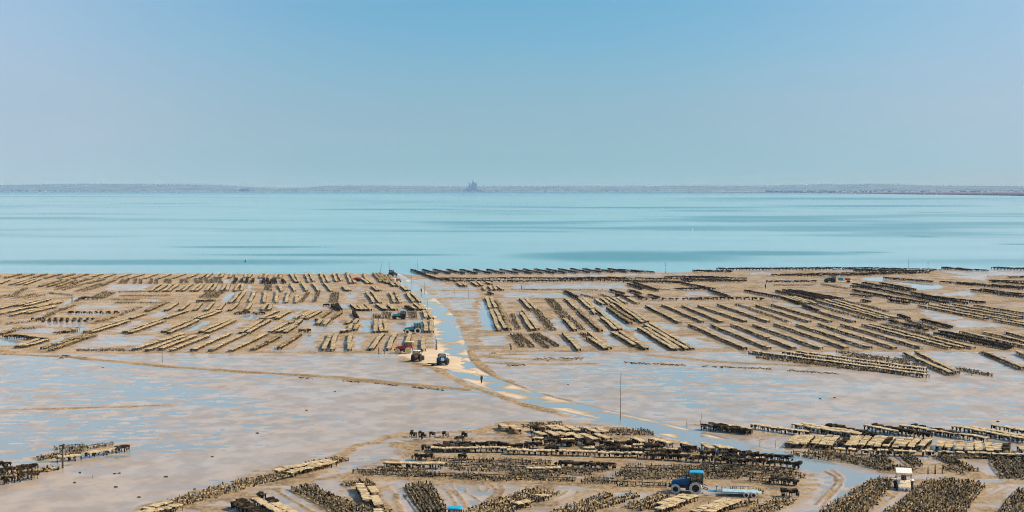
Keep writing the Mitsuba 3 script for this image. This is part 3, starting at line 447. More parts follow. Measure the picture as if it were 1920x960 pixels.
    ('W', [(37.12, 390.77), (38.27, 386.54), (38.98, 378.36), (37.71, 378.36)]),
    ('W', [(4.56, 378.36), (6.25, 389.35), (7.14, 355.76), (6.49, 346.56)]),
    ('W', [(39.9, 327.49), (43.89, 324.51), (50.53, 304.22), (42.71, 300.8), (36.67, 300.8)]),
    ('B', [(54.18, 426.48), (57.0, 430.59), (59.55, 428.18), (55.93, 422.45)]),
    ('B', [(87.05, 445.96), (90.11, 447.82), (88.15, 435.12), (85.24, 435.12)]),
    ('B', [(98.36, 432.67), (100.4, 410.18), (97.98, 402.49), (96.38, 421.46)]),
    ('W', [(84.69, 426.48), (90.53, 416.55), (88.33, 410.18), (84.12, 416.55)]),
    ('W', [(58.45, 455.42), (62.66, 473.48), (69.95, 471.4), (70.94, 453.49)]),
    ('W', [(50.42, 348.82), (53.45, 353.42), (55.75, 317.77), (55.42, 304.22), (53.38, 304.22)]),
    ('W', [(56.59, 346.56), (59.41, 352.26), (61.41, 314.04), (61.13, 304.22), (59.09, 304.22)]),
    ('W', [(64.07, 344.33), (68.17, 348.82), (67.32, 312.21), (66.42, 304.22), (64.59, 304.22)]),
    ('W', [(70.51, 346.56), (72.6, 344.33), (72.76, 312.21), (72.54, 304.22), (70.7, 304.22)]),
    ('W', [(84.51, 348.82), (81.43, 308.61), (81.91, 304.22), (77.43, 304.22)]),
    ('W', [(88.59, 323.53), (87.21, 304.22), (88.02, 304.22), (88.96, 344.33)]),
    ('W', [(93.11, 344.33), (92.5, 304.22), (93.32, 304.22), (94.55, 331.54)]),
    ('B', [(140.01, 537.39), (146.45, 549.47), (152.89, 552.85), (149.95, 526.86), (156.17, 521.74), (163.19, 504.6), (158.28, 486.34), (145.97, 478.97), (149.66, 499.91), (148.85, 521.74), (142.21, 526.86)]),
    ('W', [(117.56, 362.99), (125.32, 367.97), (133.7, 351.1), (116.75, 346.11)]),
    ('W', [(101.44, 367.97), (104.39, 367.97), (105.96, 334.65), (104.59, 335.28)]),
    ('B', [(105.96, 334.65), (108.31, 335.7), (107.54, 330.52), (105.34, 328.49)]),
    ('W', [(118.76, 389.35), (125.12, 398.01), (127.05, 373.1), (117.56, 362.99)]),
    ('W', [(149.87, 463.27), (162.66, 473.48), (158.85, 453.49), (147.62, 451.59)]),
    ('W', [(180.96, 553.99), (199.66, 559.76), (187.97, 526.86), (184.94, 542.81)]),
    ('W', [(188.8, 584.07), (250.35, 610.58), (229.58, 559.76), (188.45, 559.76)]),
    ('W', [(11.22, 559.76), (22.72, 566.84), (41.47, 564.46), (65.05, 572.87), (63.56, 559.76), (22.16, 552.85)]),
    ('W', [(130.93, 590.48), (153.96, 600.36), (162.38, 587.26), (149.79, 584.07)]),
    ('W', [(111.21, 590.48), (113.51, 562.69), (99.51, 568.63)]),
    ('W', [(114.08, 331.54), (112.3, 314.04), (113.32, 299.96), (109.3, 299.96)]),
    ('W', [(128.19, 333.61), (133.0, 323.53), (125.46, 305.09), (122.81, 314.04)]),
    ('W', [(-20.35, 154.94), (-21.27, 164.57), (-19.52, 161.07), (-18.21, 154.49)]),
    ('W', [(-28.48, 157.24), (-26.44, 159.61), (-20.64, 146.56), (-23.11, 146.56)]),
    ('W', [(-25.1, 163.56), (-21.37, 165.34), (-21.11, 165.09), (-20.04, 154.94), (-20.95, 156.31)]),
    ('W', [(-32.0, 146.56), (-32.44, 150.96), (-31.41, 151.39), (-30.82, 146.56)]),
    ('W', [(-16.79, 163.05), (-12.99, 163.56), (-10.37, 146.56), (-13.04, 146.56)]),
    ('W', [(-9.93, 162.05), (-0.22, 161.31), (-2.24, 150.96), (-5.14, 146.56), (-7.11, 146.56)]),
    ('W', [(-22.3, 172.61), (-22.28, 182.09), (-20.89, 187.23), (-16.34, 189.9), (-17.56, 183.98), (-13.72, 179.02), (-16.16, 176.64), (-20.23, 174.89)]),
    ('W', [(-9.42, 194.78), (-6.33, 196.21), (-6.26, 194.06), (-8.3, 193.01)]),
    ('W', [(-15.37, 190.58), (-15.15, 194.42), (-10.17, 194.06), (-10.28, 191.27)]),
    ('W', [(-1.07, 159.61), (10.29, 159.13), (7.95, 155.39), (3.68, 151.61), (-1.02, 151.61)]),
    ('W', [(11.98, 157.48), (18.27, 157.71), (14.81, 151.61), (12.77, 151.61)]),
    ('W', [(11.32, 168.23), (14.24, 169.3), (13.33, 165.09), (11.08, 164.57)]),
    ('B', [(39.9, 170.39), (40.81, 170.39), (41.02, 165.6), (39.47, 161.07), (35.95, 151.61), (33.82, 147.59), (33.02, 147.59), (37.06, 157.24), (39.51, 163.05)]),
    ('W', [(39.67, 173.46), (41.63, 170.94), (46.87, 168.23), (48.26, 167.17), (44.61, 164.06), (41.51, 160.58), (34.42, 146.77), (32.64, 146.77), (38.37, 160.09), (39.21, 170.39)]),
    ('B', [(42.34, 168.23), (47.33, 166.64), (44.75, 164.57), (40.69, 158.18), (36.82, 150.96), (35.41, 147.18), (34.72, 147.18), (39.29, 157.71)]),
    ('W', [(50.73, 179.62), (53.15, 179.62), (52.46, 173.29), (50.21, 173.18)]),
    ('W', [(55.08, 179.62), (57.01, 179.62), (56.38, 173.18), (53.82, 173.18)]),
    ('W', [(60.27, 176.05), (64.39, 176.64), (61.63, 165.6), (58.58, 166.12)]),
    ('W', [(50.62, 167.17), (54.59, 166.91), (53.45, 164.06), (50.44, 165.09)]),
    ('B', [(57.64, 164.06), (61.08, 163.81), (60.71, 162.8), (57.51, 163.05)]),
    ('W', [(47.14, 160.58), (48.28, 157.24), (42.25, 147.18), (40.07, 147.18)]),
    ('W', [(58.64, 160.09), (61.16, 161.07), (50.84, 146.77), (48.86, 146.77)]),
    ('B', [(61.52, 160.58), (61.95, 160.58), (53.71, 147.59), (53.11, 147.59)]),
    ('W', [(32.86, 186.57), (38.19, 191.96), (38.14, 187.89), (35.0, 184.62)]),
    ('W', [(50.99, 202.95), (49.09, 205.3), (35.15, 207.71), (53.56, 207.71)]),
    ('S', [(-91.19, 213.54), (-62.57, 218.8), (-51.14, 201.42), (-51.8, 180.85), (-60.55, 176.52), (-72.91, 170.39)]),
    ('S', [(-110.91, 287.39), (-82.02, 268.34), (-45.06, 233.17), (-33.22, 206.1), (-58.88, 221.53), (-90.11, 233.17)]),
    ('Q', [(-72.22, 168.77), (-57.78, 170.39), (-51.07, 180.85), (-34.98, 188.55), (-18.85, 194.78), (-23.35, 180.85), (-43.56, 147.59), (-61.72, 143.97)]),
    ('Q', [(-41.17, 192.66), (-15.3, 211.0), (-3.32, 206.1), (-17.28, 194.78), (-23.11, 179.02)]),
    ('R', 0.5, 0.07, [(-9.35, 161.56), (-7.78, 158.18), (-5.92, 148.83)]),
    ('R', 0.5, 0.07, [(-8.62, 162.05), (-6.63, 156.31), (-5.06, 150.1)]),
    ('R', 0.5, 0.07, [(-7.29, 161.56), (-6.82, 158.18), (-5.32, 151.83), (-4.67, 147.59)]),
    ('R', 0.5, 0.07, [(-5.59, 159.61), (-5.51, 157.24), (-4.37, 154.49), (-3.69, 152.26)]),
    ('R', 0.5, 0.07, [(-4.2, 160.09), (-3.82, 157.71), (-3.18, 157.24), (-2.79, 159.13), (-3.03, 160.58)]),
    ('R', 0.5, 0.07, [(-2.49, 160.82), (-1.81, 158.18), (-2.1, 155.85), (-3.27, 151.83), (-4.36, 147.18)]),
    ('R', 0.5, 0.07, [(-1.41, 160.82), (-1.07, 158.18), (-1.47, 155.39), (-2.84, 150.53), (-3.76, 146.77)]),
    ('R', 0.6, 0.07, [(-15.03, 160.58), (-14.49, 158.18), (-13.69, 156.31), (-13.51, 153.15), (-12.33, 147.59)]),
    ('R', 0.5, 0.1, [(-28.12, 158.18), (-26.51, 154.94), (-23.67, 150.1), (-21.63, 146.56)]),
    ('R', 0.5, 0.1, [(-26.42, 158.18), (-25.4, 155.85), (-22.91, 151.83), (-20.15, 146.56)]),
    ('R', 0.5, 0.07, [(40.1, 169.3), (40.57, 165.6), (40.17, 163.05), (37.7, 157.24), (34.78, 150.96)]),
    ('R', 0.5, 0.06, [(41.27, 170.39), (41.33, 165.09), (40.0, 160.58), (38.0, 156.31), (35.0, 149.25)]),
    ('R', 0.4, 0.07, [(6.84, 158.66), (6.33, 156.78), (4.32, 152.7)]),
    ('R', 0.4, 0.07, [(8.12, 158.66), (7.56, 155.85), (5.11, 151.83)]),
    ('R', 0.4, 0.07, [(9.4, 158.66), (8.71, 155.85), (6.31, 150.96)]),
    ('R', 0.4, 0.06, [(46.91, 162.05), (44.18, 157.71), (41.0, 151.39)]),
    ('R', 0.4, 0.06, [(48.43, 160.58), (45.34, 155.85), (42.84, 151.39)]),
    ('R', 0.4, 0.06, [(60.36, 160.09), (57.27, 156.31), (52.55, 148.83)]),
    ('R', 0.4, 0.06, [(59.07, 160.09), (56.21, 156.31), (51.35, 148.83)]),
    ('R', 0.4, 0.06, [(-32.05, 146.77), (-32.36, 150.1), (-32.12, 151.83), (-31.33, 150.96)]),
]
TRACK = [(-51.99, 576.56), (-44.63, 535.25), (-36.04, 485.9), (-28.8, 440.48), (-23.65, 406.46), (-20.16, 380.51), (-17.46, 350.64), (-15.24, 321.59), (-13.5, 299.96), (-12.55, 283.73), (-10.58, 268.34), (-7.19, 255.26), (-1.94, 241.4), (3.69, 228.96), (8.88, 220.43), (14.52, 212.01), (19.06, 205.62), (23.23, 198.71), (27.07, 191.82), (30.04, 186.18), (33.03, 181.96), (35.97, 178.3), (38.92, 173.74)]
APRON = [(-25.99, 287.39), (-20.49, 299.96), (-15.67, 299.96), (-11.78, 287.39), (-8.63, 268.34), (-5.63, 254.53), (-9.43, 260.49), (-13.95, 266.73)]
SHORE = [(-316.26, 580.29), (-222.52, 578.42), (-152.99, 578.42), (-83.18, 576.56), (-73.94, 576.56), (-48.21, 572.87), (-40.55, 562.1), (-36.73, 572.87), (-35.56, 599.69), (9.68, 603.73), (52.86, 599.69), (69.76, 580.29), (87.74, 591.78), (107.89, 611.97), (181.45, 611.97), (192.24, 599.69), (214.83, 595.71), (330.82, 616.17)]

# ------------------------------------------------------------------ helpers
def add(key, mesh, bsdf, smooth=False, **kw):
    scene[key] = mikit.ply(mesh, bsdf, smooth=smooth, **kw)
    return key

COUNT = {}
def number(name):
    n = COUNT.get(name, 0)
    COUNT[name] = n + 1
    return name if n == 0 else f'{name}_{n:03d}'

def part(parent, name):
    return number(parent + '__' + name)

def tag(key, label=None, category=None, group=None, kind=None):
    d = {}
    if label: d['label'] = label
    if category: d['category'] = category
    if group: d['group'] = group
    if kind: d['kind'] = kind
    labels[key] = {**labels.get(key, {}), **d}

def boxes(c, ax, ay, az, caps=(True, True)):
    """Many boxes as one (vertices, faces): centres c, half axes ax ay az, each n x 3."""
    c, ax, ay, az = (np.asarray(a, float) for a in (c, ax, ay, az))
    n = len(c)
    v = np.stack([c + sx * ax + sy * ay + sz * az for sz in (-1, 1) for sy, sx in ((-1, -1), (-1, 1), (1, 1), (1, -1))], 1)
    f = [[0, 1, 5], [0, 5, 4], [1, 2, 6], [1, 6, 5], [2, 3, 7], [2, 7, 6], [3, 0, 4], [3, 4, 7]]
    if caps[0]: f += [[0, 2, 1], [0, 3, 2]]
    if caps[1]: f += [[4, 5, 6], [4, 6, 7]]
    f = np.asarray(f)
    return v.reshape(-1, 3), (f[None] + 8 * np.arange(n)[:, None, None]).reshape(-1, 3)

def join(parts):
    vs, fs, o = [], [], 0
    for v, f in parts:
        vs.append(v); fs.append(f + o); o += len(v)
    return np.concatenate(vs), np.concatenate(fs)

def vec(n, x, y, z):
    return np.stack([np.broadcast_to(np.asarray(q, float), (n,)) for q in (x, y, z)], 1)

def sdf_poly(P, poly):
    """Signed distance (negative inside) of points P (n, 2) to a closed polygon."""
    poly = np.asarray(poly, float)
    d = np.full(len(P), 1e18)
    inside = np.zeros(len(P), bool)
    for i in range(len(poly)):
        a, b = poly[i], poly[(i + 1) % len(poly)]
        e, w = b - a, P - a
        t = np.clip((w @ e) / max(e @ e, 1e-9), 0, 1)
        q = w - t[:, None] * e
        d = np.minimum(d, (q * q).sum(1))
        c = (a[1] > P[:, 1]) != (b[1] > P[:, 1])
        with np.errstate(divide='ignore', invalid='ignore'):
            x = a[0] + (P[:, 1] - a[1]) * e[0] / e[1]
        inside ^= c & (P[:, 0] < x)
    return np.where(inside, -1, 1) * np.sqrt(d)

def dist_line(P, line):
    line = np.asarray(line, float)
    d = np.full(len(P), 1e18)
    for a, b in zip(line[:-1], line[1:]):
        e, w = b - a, P - a
        t = np.clip((w @ e) / max(e @ e, 1e-9), 0, 1)
        q = w - t[:, None] * e
        d = np.minimum(d, (q * q).sum(1))
    return np.sqrt(d)

def sstep(a, b, x):
    t = np.clip((x - a) / (b - a), 0, 1)
    return t * t * (3 - 2 * t)

def fan(Y, u):
    """A ground grid whose columns spread with distance (finer near the shore station, coarser far out)."""
    X = Y[:, None] * u[None, :]
    P = np.stack([X, np.broadcast_to(Y[:, None], X.shape)], -1).reshape(-1, 2)
    n, m = len(Y), len(u)
    i, j = np.meshgrid(np.arange(n - 1), np.arange(m - 1), indexing='ij')
    a = (i * m + j).ravel()
    return P, np.vstack([np.stack([a, a + 1, a + m + 1], 1), np.stack([a, a + m + 1, a + m], 1)])

# ------------------------------------------------------------------ materials
def rgb(*v): return {'type': 'rgb', 'value': list(v)}

def flat(name, col, rough=0.6, metallic=0.0, spec=0.4, vary=0.0, scale=3.0):
    c = rgb(*col)
    if vary:
        def fn(p, n, uv, col=col, vary=vary, scale=scale):
            k = 1 + vary * (fbm(p.x * scale, p.y * scale, p.z * scale, 3) - 0.5) * 2
            return mi.Color3f(*[float(q) for q in col]) * k
        c = mikit.proc(fn)
    scene[name] = {'type': 'twosided', 'b': {'type': 'principled', 'base_color': c, 'roughness': rough, 'metallic': metallic, 'specular': spec}}

def dryness(p):
    return smoothstep(0.022, 0.07, p.z + 0.022 * (fbm(p.x * 1.3, p.y * 0.9, 0.0, 3) - 0.5))

def c_wet(p, n, uv):
    k = fbm(p.x * 0.45, p.y * 0.35, 3.0, 4)
    return mix((0.29, 0.24, 0.20), (0.385, 0.32, 0.265), smoothstep(0.25, 0.75, k))

def c_dry(p, n, uv):
    k = fbm(p.x * 0.25, p.y * 0.2, 0.0, 4)
    g = fbm(p.x * 3.1, p.y * 2.3, 5.0, 2)
    b = smoothstep(0.10, 0.2, p.z)
    c = mix((0.150, 0.110, 0.068), (0.335, 0.255, 0.162), smoothstep(0.25, 0.7, k * 0.5 + g * 0.5))
    return mix(c, (0.19, 0.135, 0.08), b * 0.7)

scene['m_ground'] = {'type': 'blendbsdf', 'weight': mikit.proc(lambda p, n, uv: dryness(p)),
                     'a': {'type': 'principled', 'base_color': mikit.proc(c_wet), 'roughness': mikit.proc(lambda p, n, uv: 0.17 + 0.16 * smoothstep(0.32, 0.66, fbm(p.x * 0.12, p.y * 0.3, 8.0, 4))), 'specular': 0.5},
                     'b': {'type': 'principled', 'base_color': mikit.proc(c_dry), 'roughness': 0.9, 'specular': 0.2}}

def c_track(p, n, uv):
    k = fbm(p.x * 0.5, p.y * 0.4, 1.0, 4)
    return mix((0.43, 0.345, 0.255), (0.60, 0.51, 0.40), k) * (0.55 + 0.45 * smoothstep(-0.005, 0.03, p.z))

scene['m_track'] = {'type': 'principled', 'base_color': mikit.proc(c_track), 'roughness': 0.8, 'specular': 0.25}
scene['m_pool'] = {'type': 'principled', 'base_color': rgb(0.21, 0.25, 0.27), 'roughness': 0.05, 'specular': 0.75}

STREAKS = [(63, 728, 69, 90), (139, 756, 66, 48), (-186, 665, 122, 49), (-165, 842, 57, 24), (-102, 739, 84, 24), (317, 1036, 14, 24), (341, 883, 23, 17), (247, 2697, 334, 121), (-227, 2474, 168, 102), (-915, 3473, 166, 134), (829, 3019, 300, 201), (1410, 5476, 795, 967), (203, 770, 18, 13)]
def sea_band(p):
    # clearer, wind ruffled lanes of water between milky slicks
    a = fbm(p.x * 0.0030 + 3.0, p.y * 0.0075, 0.0, 4)
    b = fbm(p.x * 0.0004, p.y * 0.0012 + 9.0, 2.0, 4)
    far = smoothstep(1500.0, 9000.0, p.y)
    s = 0.55 * smoothstep(0.52, 0.72, a * (1 - far) + b * far)
    for cx, cy, rx, ry in STREAKS:
        w = 1.0 + 1.6 * (a - 0.5)
        q = dr.square((p.x - cx) / rx) + dr.square((p.y - cy) / (ry * w))
        s = dr.maximum(s, 0.68 * (1 - smoothstep(0.0, 1.3, q + 0.5 * (b - 0.5))))
    s = dr.maximum(s, 0.75 * smoothstep(9500.0, 15000.0, p.y + 3000 * (b - 0.5)))
    return s * smoothstep(575.0, 640.0, p.y)

def c_sea(p, n, uv):
    k = fbm(p.x * 0.01, p.y * 0.02, 4.0, 3)
    return mix(mix((0.105, 0.25, 0.295), (0.135, 0.28, 0.33), k), (0.03, 0.18, 0.22), sea_band(p))

scene['m_sea'] = {'type': 'principled', 'base_color': mikit.proc(c_sea), 'roughness': mikit.proc(lambda p, n, uv: 0.10 + 0.22 * sea_band(p)), 'specular': 0.35}

def c_bag(p, n, uv):
    k = fbm(p.x * 1.7, p.y * 1.1, p.z * 2, 3)
    r = cell_rand(p.x * 2.0, p.y * 2.0, 0)
    return mix((0.33, 0.265, 0.165), (0.60, 0.50, 0.34), smoothstep(0.15, 0.6, k * 0.7 + r * 0.3))

def c_bag_dun(p, n, uv):
    k = fbm(p.x * 2.7, p.y * 1.9, p.z * 3, 3)
    r = cell_rand(p.x * 2.6, p.y * 2.6, p.z * 3)
    return mix((0.20, 0.15, 0.085), (0.54, 0.42, 0.255), smoothstep(0.2, 0.7, k * 0.6 + r * 0.4))

def c_bag_dark(p, n, uv):
    k = fbm(p.x * 2.7, p.y * 1.9, p.z * 3, 3)
    r = cell_rand(p.x * 2.2, p.y * 2.2, p.z * 2)
    return mix((0.03, 0.026, 0.02), (0.20, 0.165, 0.115), smoothstep(0.52, 0.9, k * 0.5 + r * 0.5))

def c_crust(p, n, uv):
    r = cell_rand(p.x * 4.3, p.y * 4.3, p.z * 3.1)
    k = fbm(p.x * 3, p.y * 3, p.z * 3, 2)
    return mix((0.04, 0.033, 0.024), (0.50, 0.41, 0.265), smoothstep(0.36, 0.82, r * 0.65 + k * 0.35))

def c_frame(p, n, uv):
    r = cell_rand(p.x * 3.3, p.y * 3.3, p.z * 4.1)
    return mix((0.025, 0.021, 0.016), (0.34, 0.28, 0.19), smoothstep(0.62, 0.97, r))

for nm, fn in (('m_bag', c_bag), ('m_bag_dun', c_bag_dun), ('m_bag_dark', c_bag_dark), ('m_crust', c_crust), ('m_frame', c_frame)):
    scene[nm] = {'type': 'diffuse', 'reflectance': mikit.proc(fn)}

def c_far(p, n, uv):
    k = fbm(p.x * 0.004, p.y * 0.004, p.z * 0.02, 4)
    f = cell_rand(p.x * 0.0035 + 40 * noise(p.x * 0.001, p.y * 0.001), p.y * 0.002)
    return mix(mix((0.115, 0.155, 0.135), (0.14, 0.175, 0.15), f), (0.075, 0.105, 0.09), smoothstep(0.4, 0.65, k))

def c_marsh(p, n, uv):
    k = fbm(p.x * 0.0012, p.y * 0.004, 0.0, 4)
    e = smoothstep(2.0, 9.0, p.z)
    return mix(mix((0.03, 0.025, 0.025), (0.20, 0.15, 0.12), e), (0.46, 0.33, 0.24), smoothstep(0.55, 0.72, k) * e)

scene['m_far'] = {'type': 'twosided', 'b': {'type': 'diffuse', 'reflectance': mikit.proc(c_far)}}
scene['m_marsh'] = {'type': 'diffuse', 'reflectance': mikit.proc(c_marsh)}
flat('m_trees', (0.035, 0.05, 0.03), 1.0)
flat('m_granite', (0.09, 0.085, 0.075), 0.9, vary=0.3, scale=0.05)
flat('m_granite_dark', (0.06, 0.056, 0.05), 0.9, vary=0.3, scale=0.05)
flat('m_slate', (0.07, 0.07, 0.08), 0.6)
flat('m_pale_wall', (0.62, 0.58, 0.50), 0.8)
flat('m_rock_green', (0.012, 0.015, 0.011), 1.0, vary=0.4, scale=0.05)
flat('m_copper', (0.20, 0.24, 0.20), 0.5)
flat('m_blue', (0.010, 0.08, 0.22), 0.3, vary=0.25)
flat('m_sky_blue', (0.02, 0.33, 0.60), 0.3, vary=0.2)
flat('m_turquoise', (0.015, 0.38, 0.44), 0.35, vary=0.2)
flat('m_pale_turquoise', (0.05, 0.42, 0.52), 0.35, vary=0.2)
flat('m_red', (0.42, 0.035, 0.02), 0.35, vary=0.3)
flat('m_dark_green', (0.02, 0.10, 0.055), 0.4, vary=0.3)
flat('m_white', (0.80, 0.80, 0.78), 0.4, vary=0.06)
flat('m_cream', (0.70, 0.61, 0.46), 0.5, vary=0.12)
flat('m_black', (0.02, 0.02, 0.02), 0.5)
flat('m_dark_metal', (0.035, 0.035, 0.038), 0.5, vary=0.4, scale=6)
flat('m_grey_metal', (0.22, 0.22, 0.23), 0.4, metallic=0.4)
flat('m_tyre_mud', (0.62, 0.55, 0.48), 0.95, vary=0.35, scale=7)
flat('m_tyre', (0.035, 0.033, 0.03), 0.85, vary=0.5, scale=6)
flat('m_yellow', (0.75, 0.55, 0.05), 0.4, vary=0.15)
flat('m_orange', (0.75, 0.16, 0.05), 0.45, vary=0.2)
flat('m_light_blue', (0.33, 0.50, 0.58), 0.45, vary=0.25)
flat('m_wood', (0.12, 0.095, 0.065), 0.9, vary=0.4, scale=8)
flat('m_skin', (0.45, 0.28, 0.2), 0.6)
flat('m_navy', (0.02, 0.03, 0.07), 0.7)
flat('m_jean', (0.03, 0.06, 0.20), 0.8)
flat('m_oilskin', (0.03, 0.045, 0.03), 0.5)
flat('m_hair', (0.03, 0.02, 0.015), 0.8)
flat('m_stone', (0.045, 0.04, 0.033), 0.9, vary=0.4, scale=9)
scene['m_glass'] = {'type': 'thindielectric', 'specular_reflectance': rgb(1, 1, 1), 'specular_transmittance': rgb(0.45, 0.5, 0.5)}

# ------------------------------------------------------------------ the ground: one sheet of low relief, water standing where it dips
SH = np.asarray(SHORE)
SHU = SH[:, 0] / SH[:, 1]
def shore_y(u):
    return np.interp(u, SHU, SH[:, 1])

def rows_y(y0, y1):
    ys = [y0]
    while ys[-1] < y1:
        ys.append(ys[-1] + min(1.25, max(0.24, ys[-1] ** 2 / 48000 * 0.62)))
    return np.array(ys)

Y = rows_y(126.0, 668.0)
U = np.linspace(-0.47, 0.47, 1080)
P, F = fan(Y, U)
n1 = meshkit.fbm(np.c_[P * [0.30, 0.75], np.zeros(len(P))], 4, 1)
n2 = meshkit.fbm(np.c_[P * [1.1, 0.8], np.zeros(len(P))], 3, 5)
n3 = meshkit.fbm(np.c_[P * [0.030, 0.022], np.zeros(len(P))], 3, 9)
edge = (meshkit.fbm(np.c_[P * 0.22, np.zeros(len(P))], 4, 21) - 0.5) * 2
mean = 0.0095 + 0.034 * (n3 - 0.5)
amp = np.full(len(P), 0.039)
LEVEL = {'D': (0.064, 0.090, 1.6), 'W': (0.004, 0.028, 1.4), 'B': (-0.024, 0.045, 1.2), 'S': (-0.004, 0.040, 9.0), 'Q': (0.021, 0.020, 9.0)}
for t in sorted(TERRAIN, key=lambda t: 'SQD'.find(t[0]) if t[0] in 'SQD' else 9):
    pts = np.asarray(t[-1])
    pad = 12
    lo, hi = pts.min(0) - pad, pts.max(0) + pad
    m = np.nonzero(((P > lo) & (P < hi)).all(1))[0]
    if not len(m): continue
    Q = P[m]
    if t[0] in LEVEL:
        lv, av, soft = LEVEL[t[0]]
        d = sdf_poly(Q, pts) + edge[m] * (1.6 if t[0] != 'D' else 3.0) * (3 if soft > 5 else 1)
        w = 1 - sstep(-soft, soft * 0.4, d)
        mean[m] += w * (lv - mean[m]); amp[m] += w * (av - amp[m])
    else:
        w = 1 - sstep(0, t[1], dist_line(Q, pts) + edge[m] * t[1] * 0.45)
        if t[0] == 'R':
            mean[m] = np.maximum(mean[m], w * t[2] + (1 - w) * mean[m])
        else:
            mean[m] += w * (-t[2] - mean[m]); amp[m] *= 1 - 0.6 * w
Z = mean + amp * (n1 * 0.75 + n2 * 0.25 - 0.5) * 2
# tyre ruts and ripples on the near sand
def ruts(line, half, depth):
    global Z
    d = dist_line(P, line) + 0.15 * edge
    Z = Z - depth * np.exp(-((np.abs(d) - half) / 0.32) ** 2)
dtr = dist_line(P, TRACK)
Z = np.where(dtr < 4.5, Z + (1 - sstep(2.2, 4.0, dtr)) * (-0.16 - Z), Z)
sy = shore_y(P[:, 0] / P[:, 1])
s = sy - P[:, 1] + edge * 2.0
Z = np.where(s < 5, np.where(s > 0, Z * sstep(0, 5, s) - 0.03 * (1 - sstep(0, 3, s)), -0.04 - 0.04 * np.clip(-s, 0, 12)), Z)
near, nearF = fan(np.array([-40.0, 60.0, 126.0]), np.linspace(-0.47, 0.47, 30))
near[:, 0] = np.where(near[:, 1] < 100, near[:, 0] * 1.0, near[:, 0])
near[:30, 0] = np.linspace(-60, 60, 30)
farP, farF = fan(np.array([668.0, 900.0, 3000.0, 12000.0, 29000.0]), np.linspace(-0.62, 0.62, 60))
GV, GF = join([(np.c_[P, Z], F), (np.c_[near, np.full(len(near), 0.015)], nearF), (np.c_[farP, np.full(len(farP), -0.6)], farF)])
add('ground', (GV, GF), 'm_ground', smooth=True)
tag('ground', kind='structure')

us = np.linspace(-0.55, 0.55, 240)
sh = shore_y(us) - 3.0
pv = np.concatenate([np.c_[us * 60, np.full(240, 60.0), np.zeros(240)], np.c_[us * sh, sh, np.zeros(240)]])
i = np.arange(239)
add('standing_water', (pv, np.vstack([np.c_[i, i + 1, i + 241], np.c_[i, i + 241, i + 240]])), 'm_pool')
tag('standing_water', kind='structure')

P2, F2 = fan(np.array([470.0, 700, 1200, 2500, 6000, 14000, 29000]), np.linspace(-0.62, 0.62, 40))
add('sea', (np.c_[P2, np.full(len(P2), -0.035)], F2), 'm_sea')
tag('sea', kind='structure')

# the wide sandy track with water lying in it
def smooth_line(pts, step):
    pts = np.asarray(pts, float)
    t = np.r_[0, np.cumsum(np.hypot(*np.diff(pts, axis=0).T))]
    k = np.arange(0, t[-1], step)
    q = np.c_[np.interp(k, t, pts[:, 0]), np.interp(k, t, pts[:, 1])]
    w = int(14 / step) | 1
    pad = np.vstack([np.repeat(q[:1], w // 2, 0), q, np.repeat(q[-1:], w // 2, 0)])
    return np.c_[[np.convolve(pad[:, a], np.ones(w) / w, 'valid') for a in (0, 1)]].T, k

line, ks = smooth_line(TRACK, 0.35)
tan = np.gradient(line, axis=0); tan /= np.linalg.norm(tan, axis=1, keepdims=True)
nor = np.c_[-tan[:, 1], tan[:, 0]]
lat = np.linspace(-1, 1, 31)
wid = 3.0 + 1.1 * np.interp(ks, [0, 60, 150, 260, 400], [0.0, 0.3, 1.0, 1.0, 0.6])
TP = (line[:, None] + nor[:, None] * (lat[None, :, None] * wid[:, None, None])).reshape(-1, 2)
L2, K2 = np.meshgrid(lat, ks); L2, K2 = L2.ravel(), K2.ravel()
nb = meshkit.fbm(np.c_[TP * [0.17, 0.24], np.full(len(TP), 3.3)], 4, 31)
side = np.sin(K2 / 4.1 + 2.2 * meshkit.noise(np.c_[K2 * 0.08, K2 * 0, K2 * 0], 2) * 3)
TZ = -0.020 + 0.050 * np.clip(np.abs(L2 + 0.35 * side), 0, 1) ** 2.0 + 0.125 * (nb - 0.5) - 0.10 * sstep(0.74, 1.0, np.abs(L2) + 0.25 * (nb - 0.5))
n_, m_ = len(ks), len(lat)
a = (np.arange(n_ - 1)[:, None] * m_ + np.arange(m_ - 1)[None]).ravel()
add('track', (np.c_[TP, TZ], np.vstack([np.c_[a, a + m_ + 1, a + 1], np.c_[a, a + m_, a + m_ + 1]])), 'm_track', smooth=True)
tag('track', kind='structure')

ap = np.asarray(APRON)
lo, hi = ap.min(0) - 3, ap.max(0) + 3
gx, gy = np.arange(lo[0], hi[0], 0.4), np.arange(lo[1], hi[1], 0.6)
AX, AY = np.meshgrid(gx, gy)
AP = np.c_[AX.ravel(), AY.ravel()]
ad = sdf_poly(AP, ap) + (meshkit.fbm(np.c_[AP * 0.3, AP[:, :1] * 0], 4, 8) - 0.5) * 5
AZ = -0.06 + 0.18 * (1 - sstep(-2.2, 1.2, ad)) + 0.04 * (meshkit.fbm(np.c_[AP * 0.7, AP[:, :1] * 0], 3, 4) - 0.5)
m_ = len(gx)
a = (np.arange(len(gy) - 1)[:, None] * m_ + np.arange(m_ - 1)[None]).ravel()
af = np.vstack([np.c_[a, a + 1, a + m_ + 1], np.c_[a, a + m_ + 1, a + m_]])
af = af[(ad[af] < 1.5).all(1)]
add('sand_pad', (np.c_[AP, AZ], af), 'm_track', smooth=True)
tag('sand_pad', kind='structure')

# ------------------------------------------------------------------ far shore: marsh, hills, tree lines
def far_strip(name, px_edge, depth_rows, zs, bsdf, jitter):
    pass

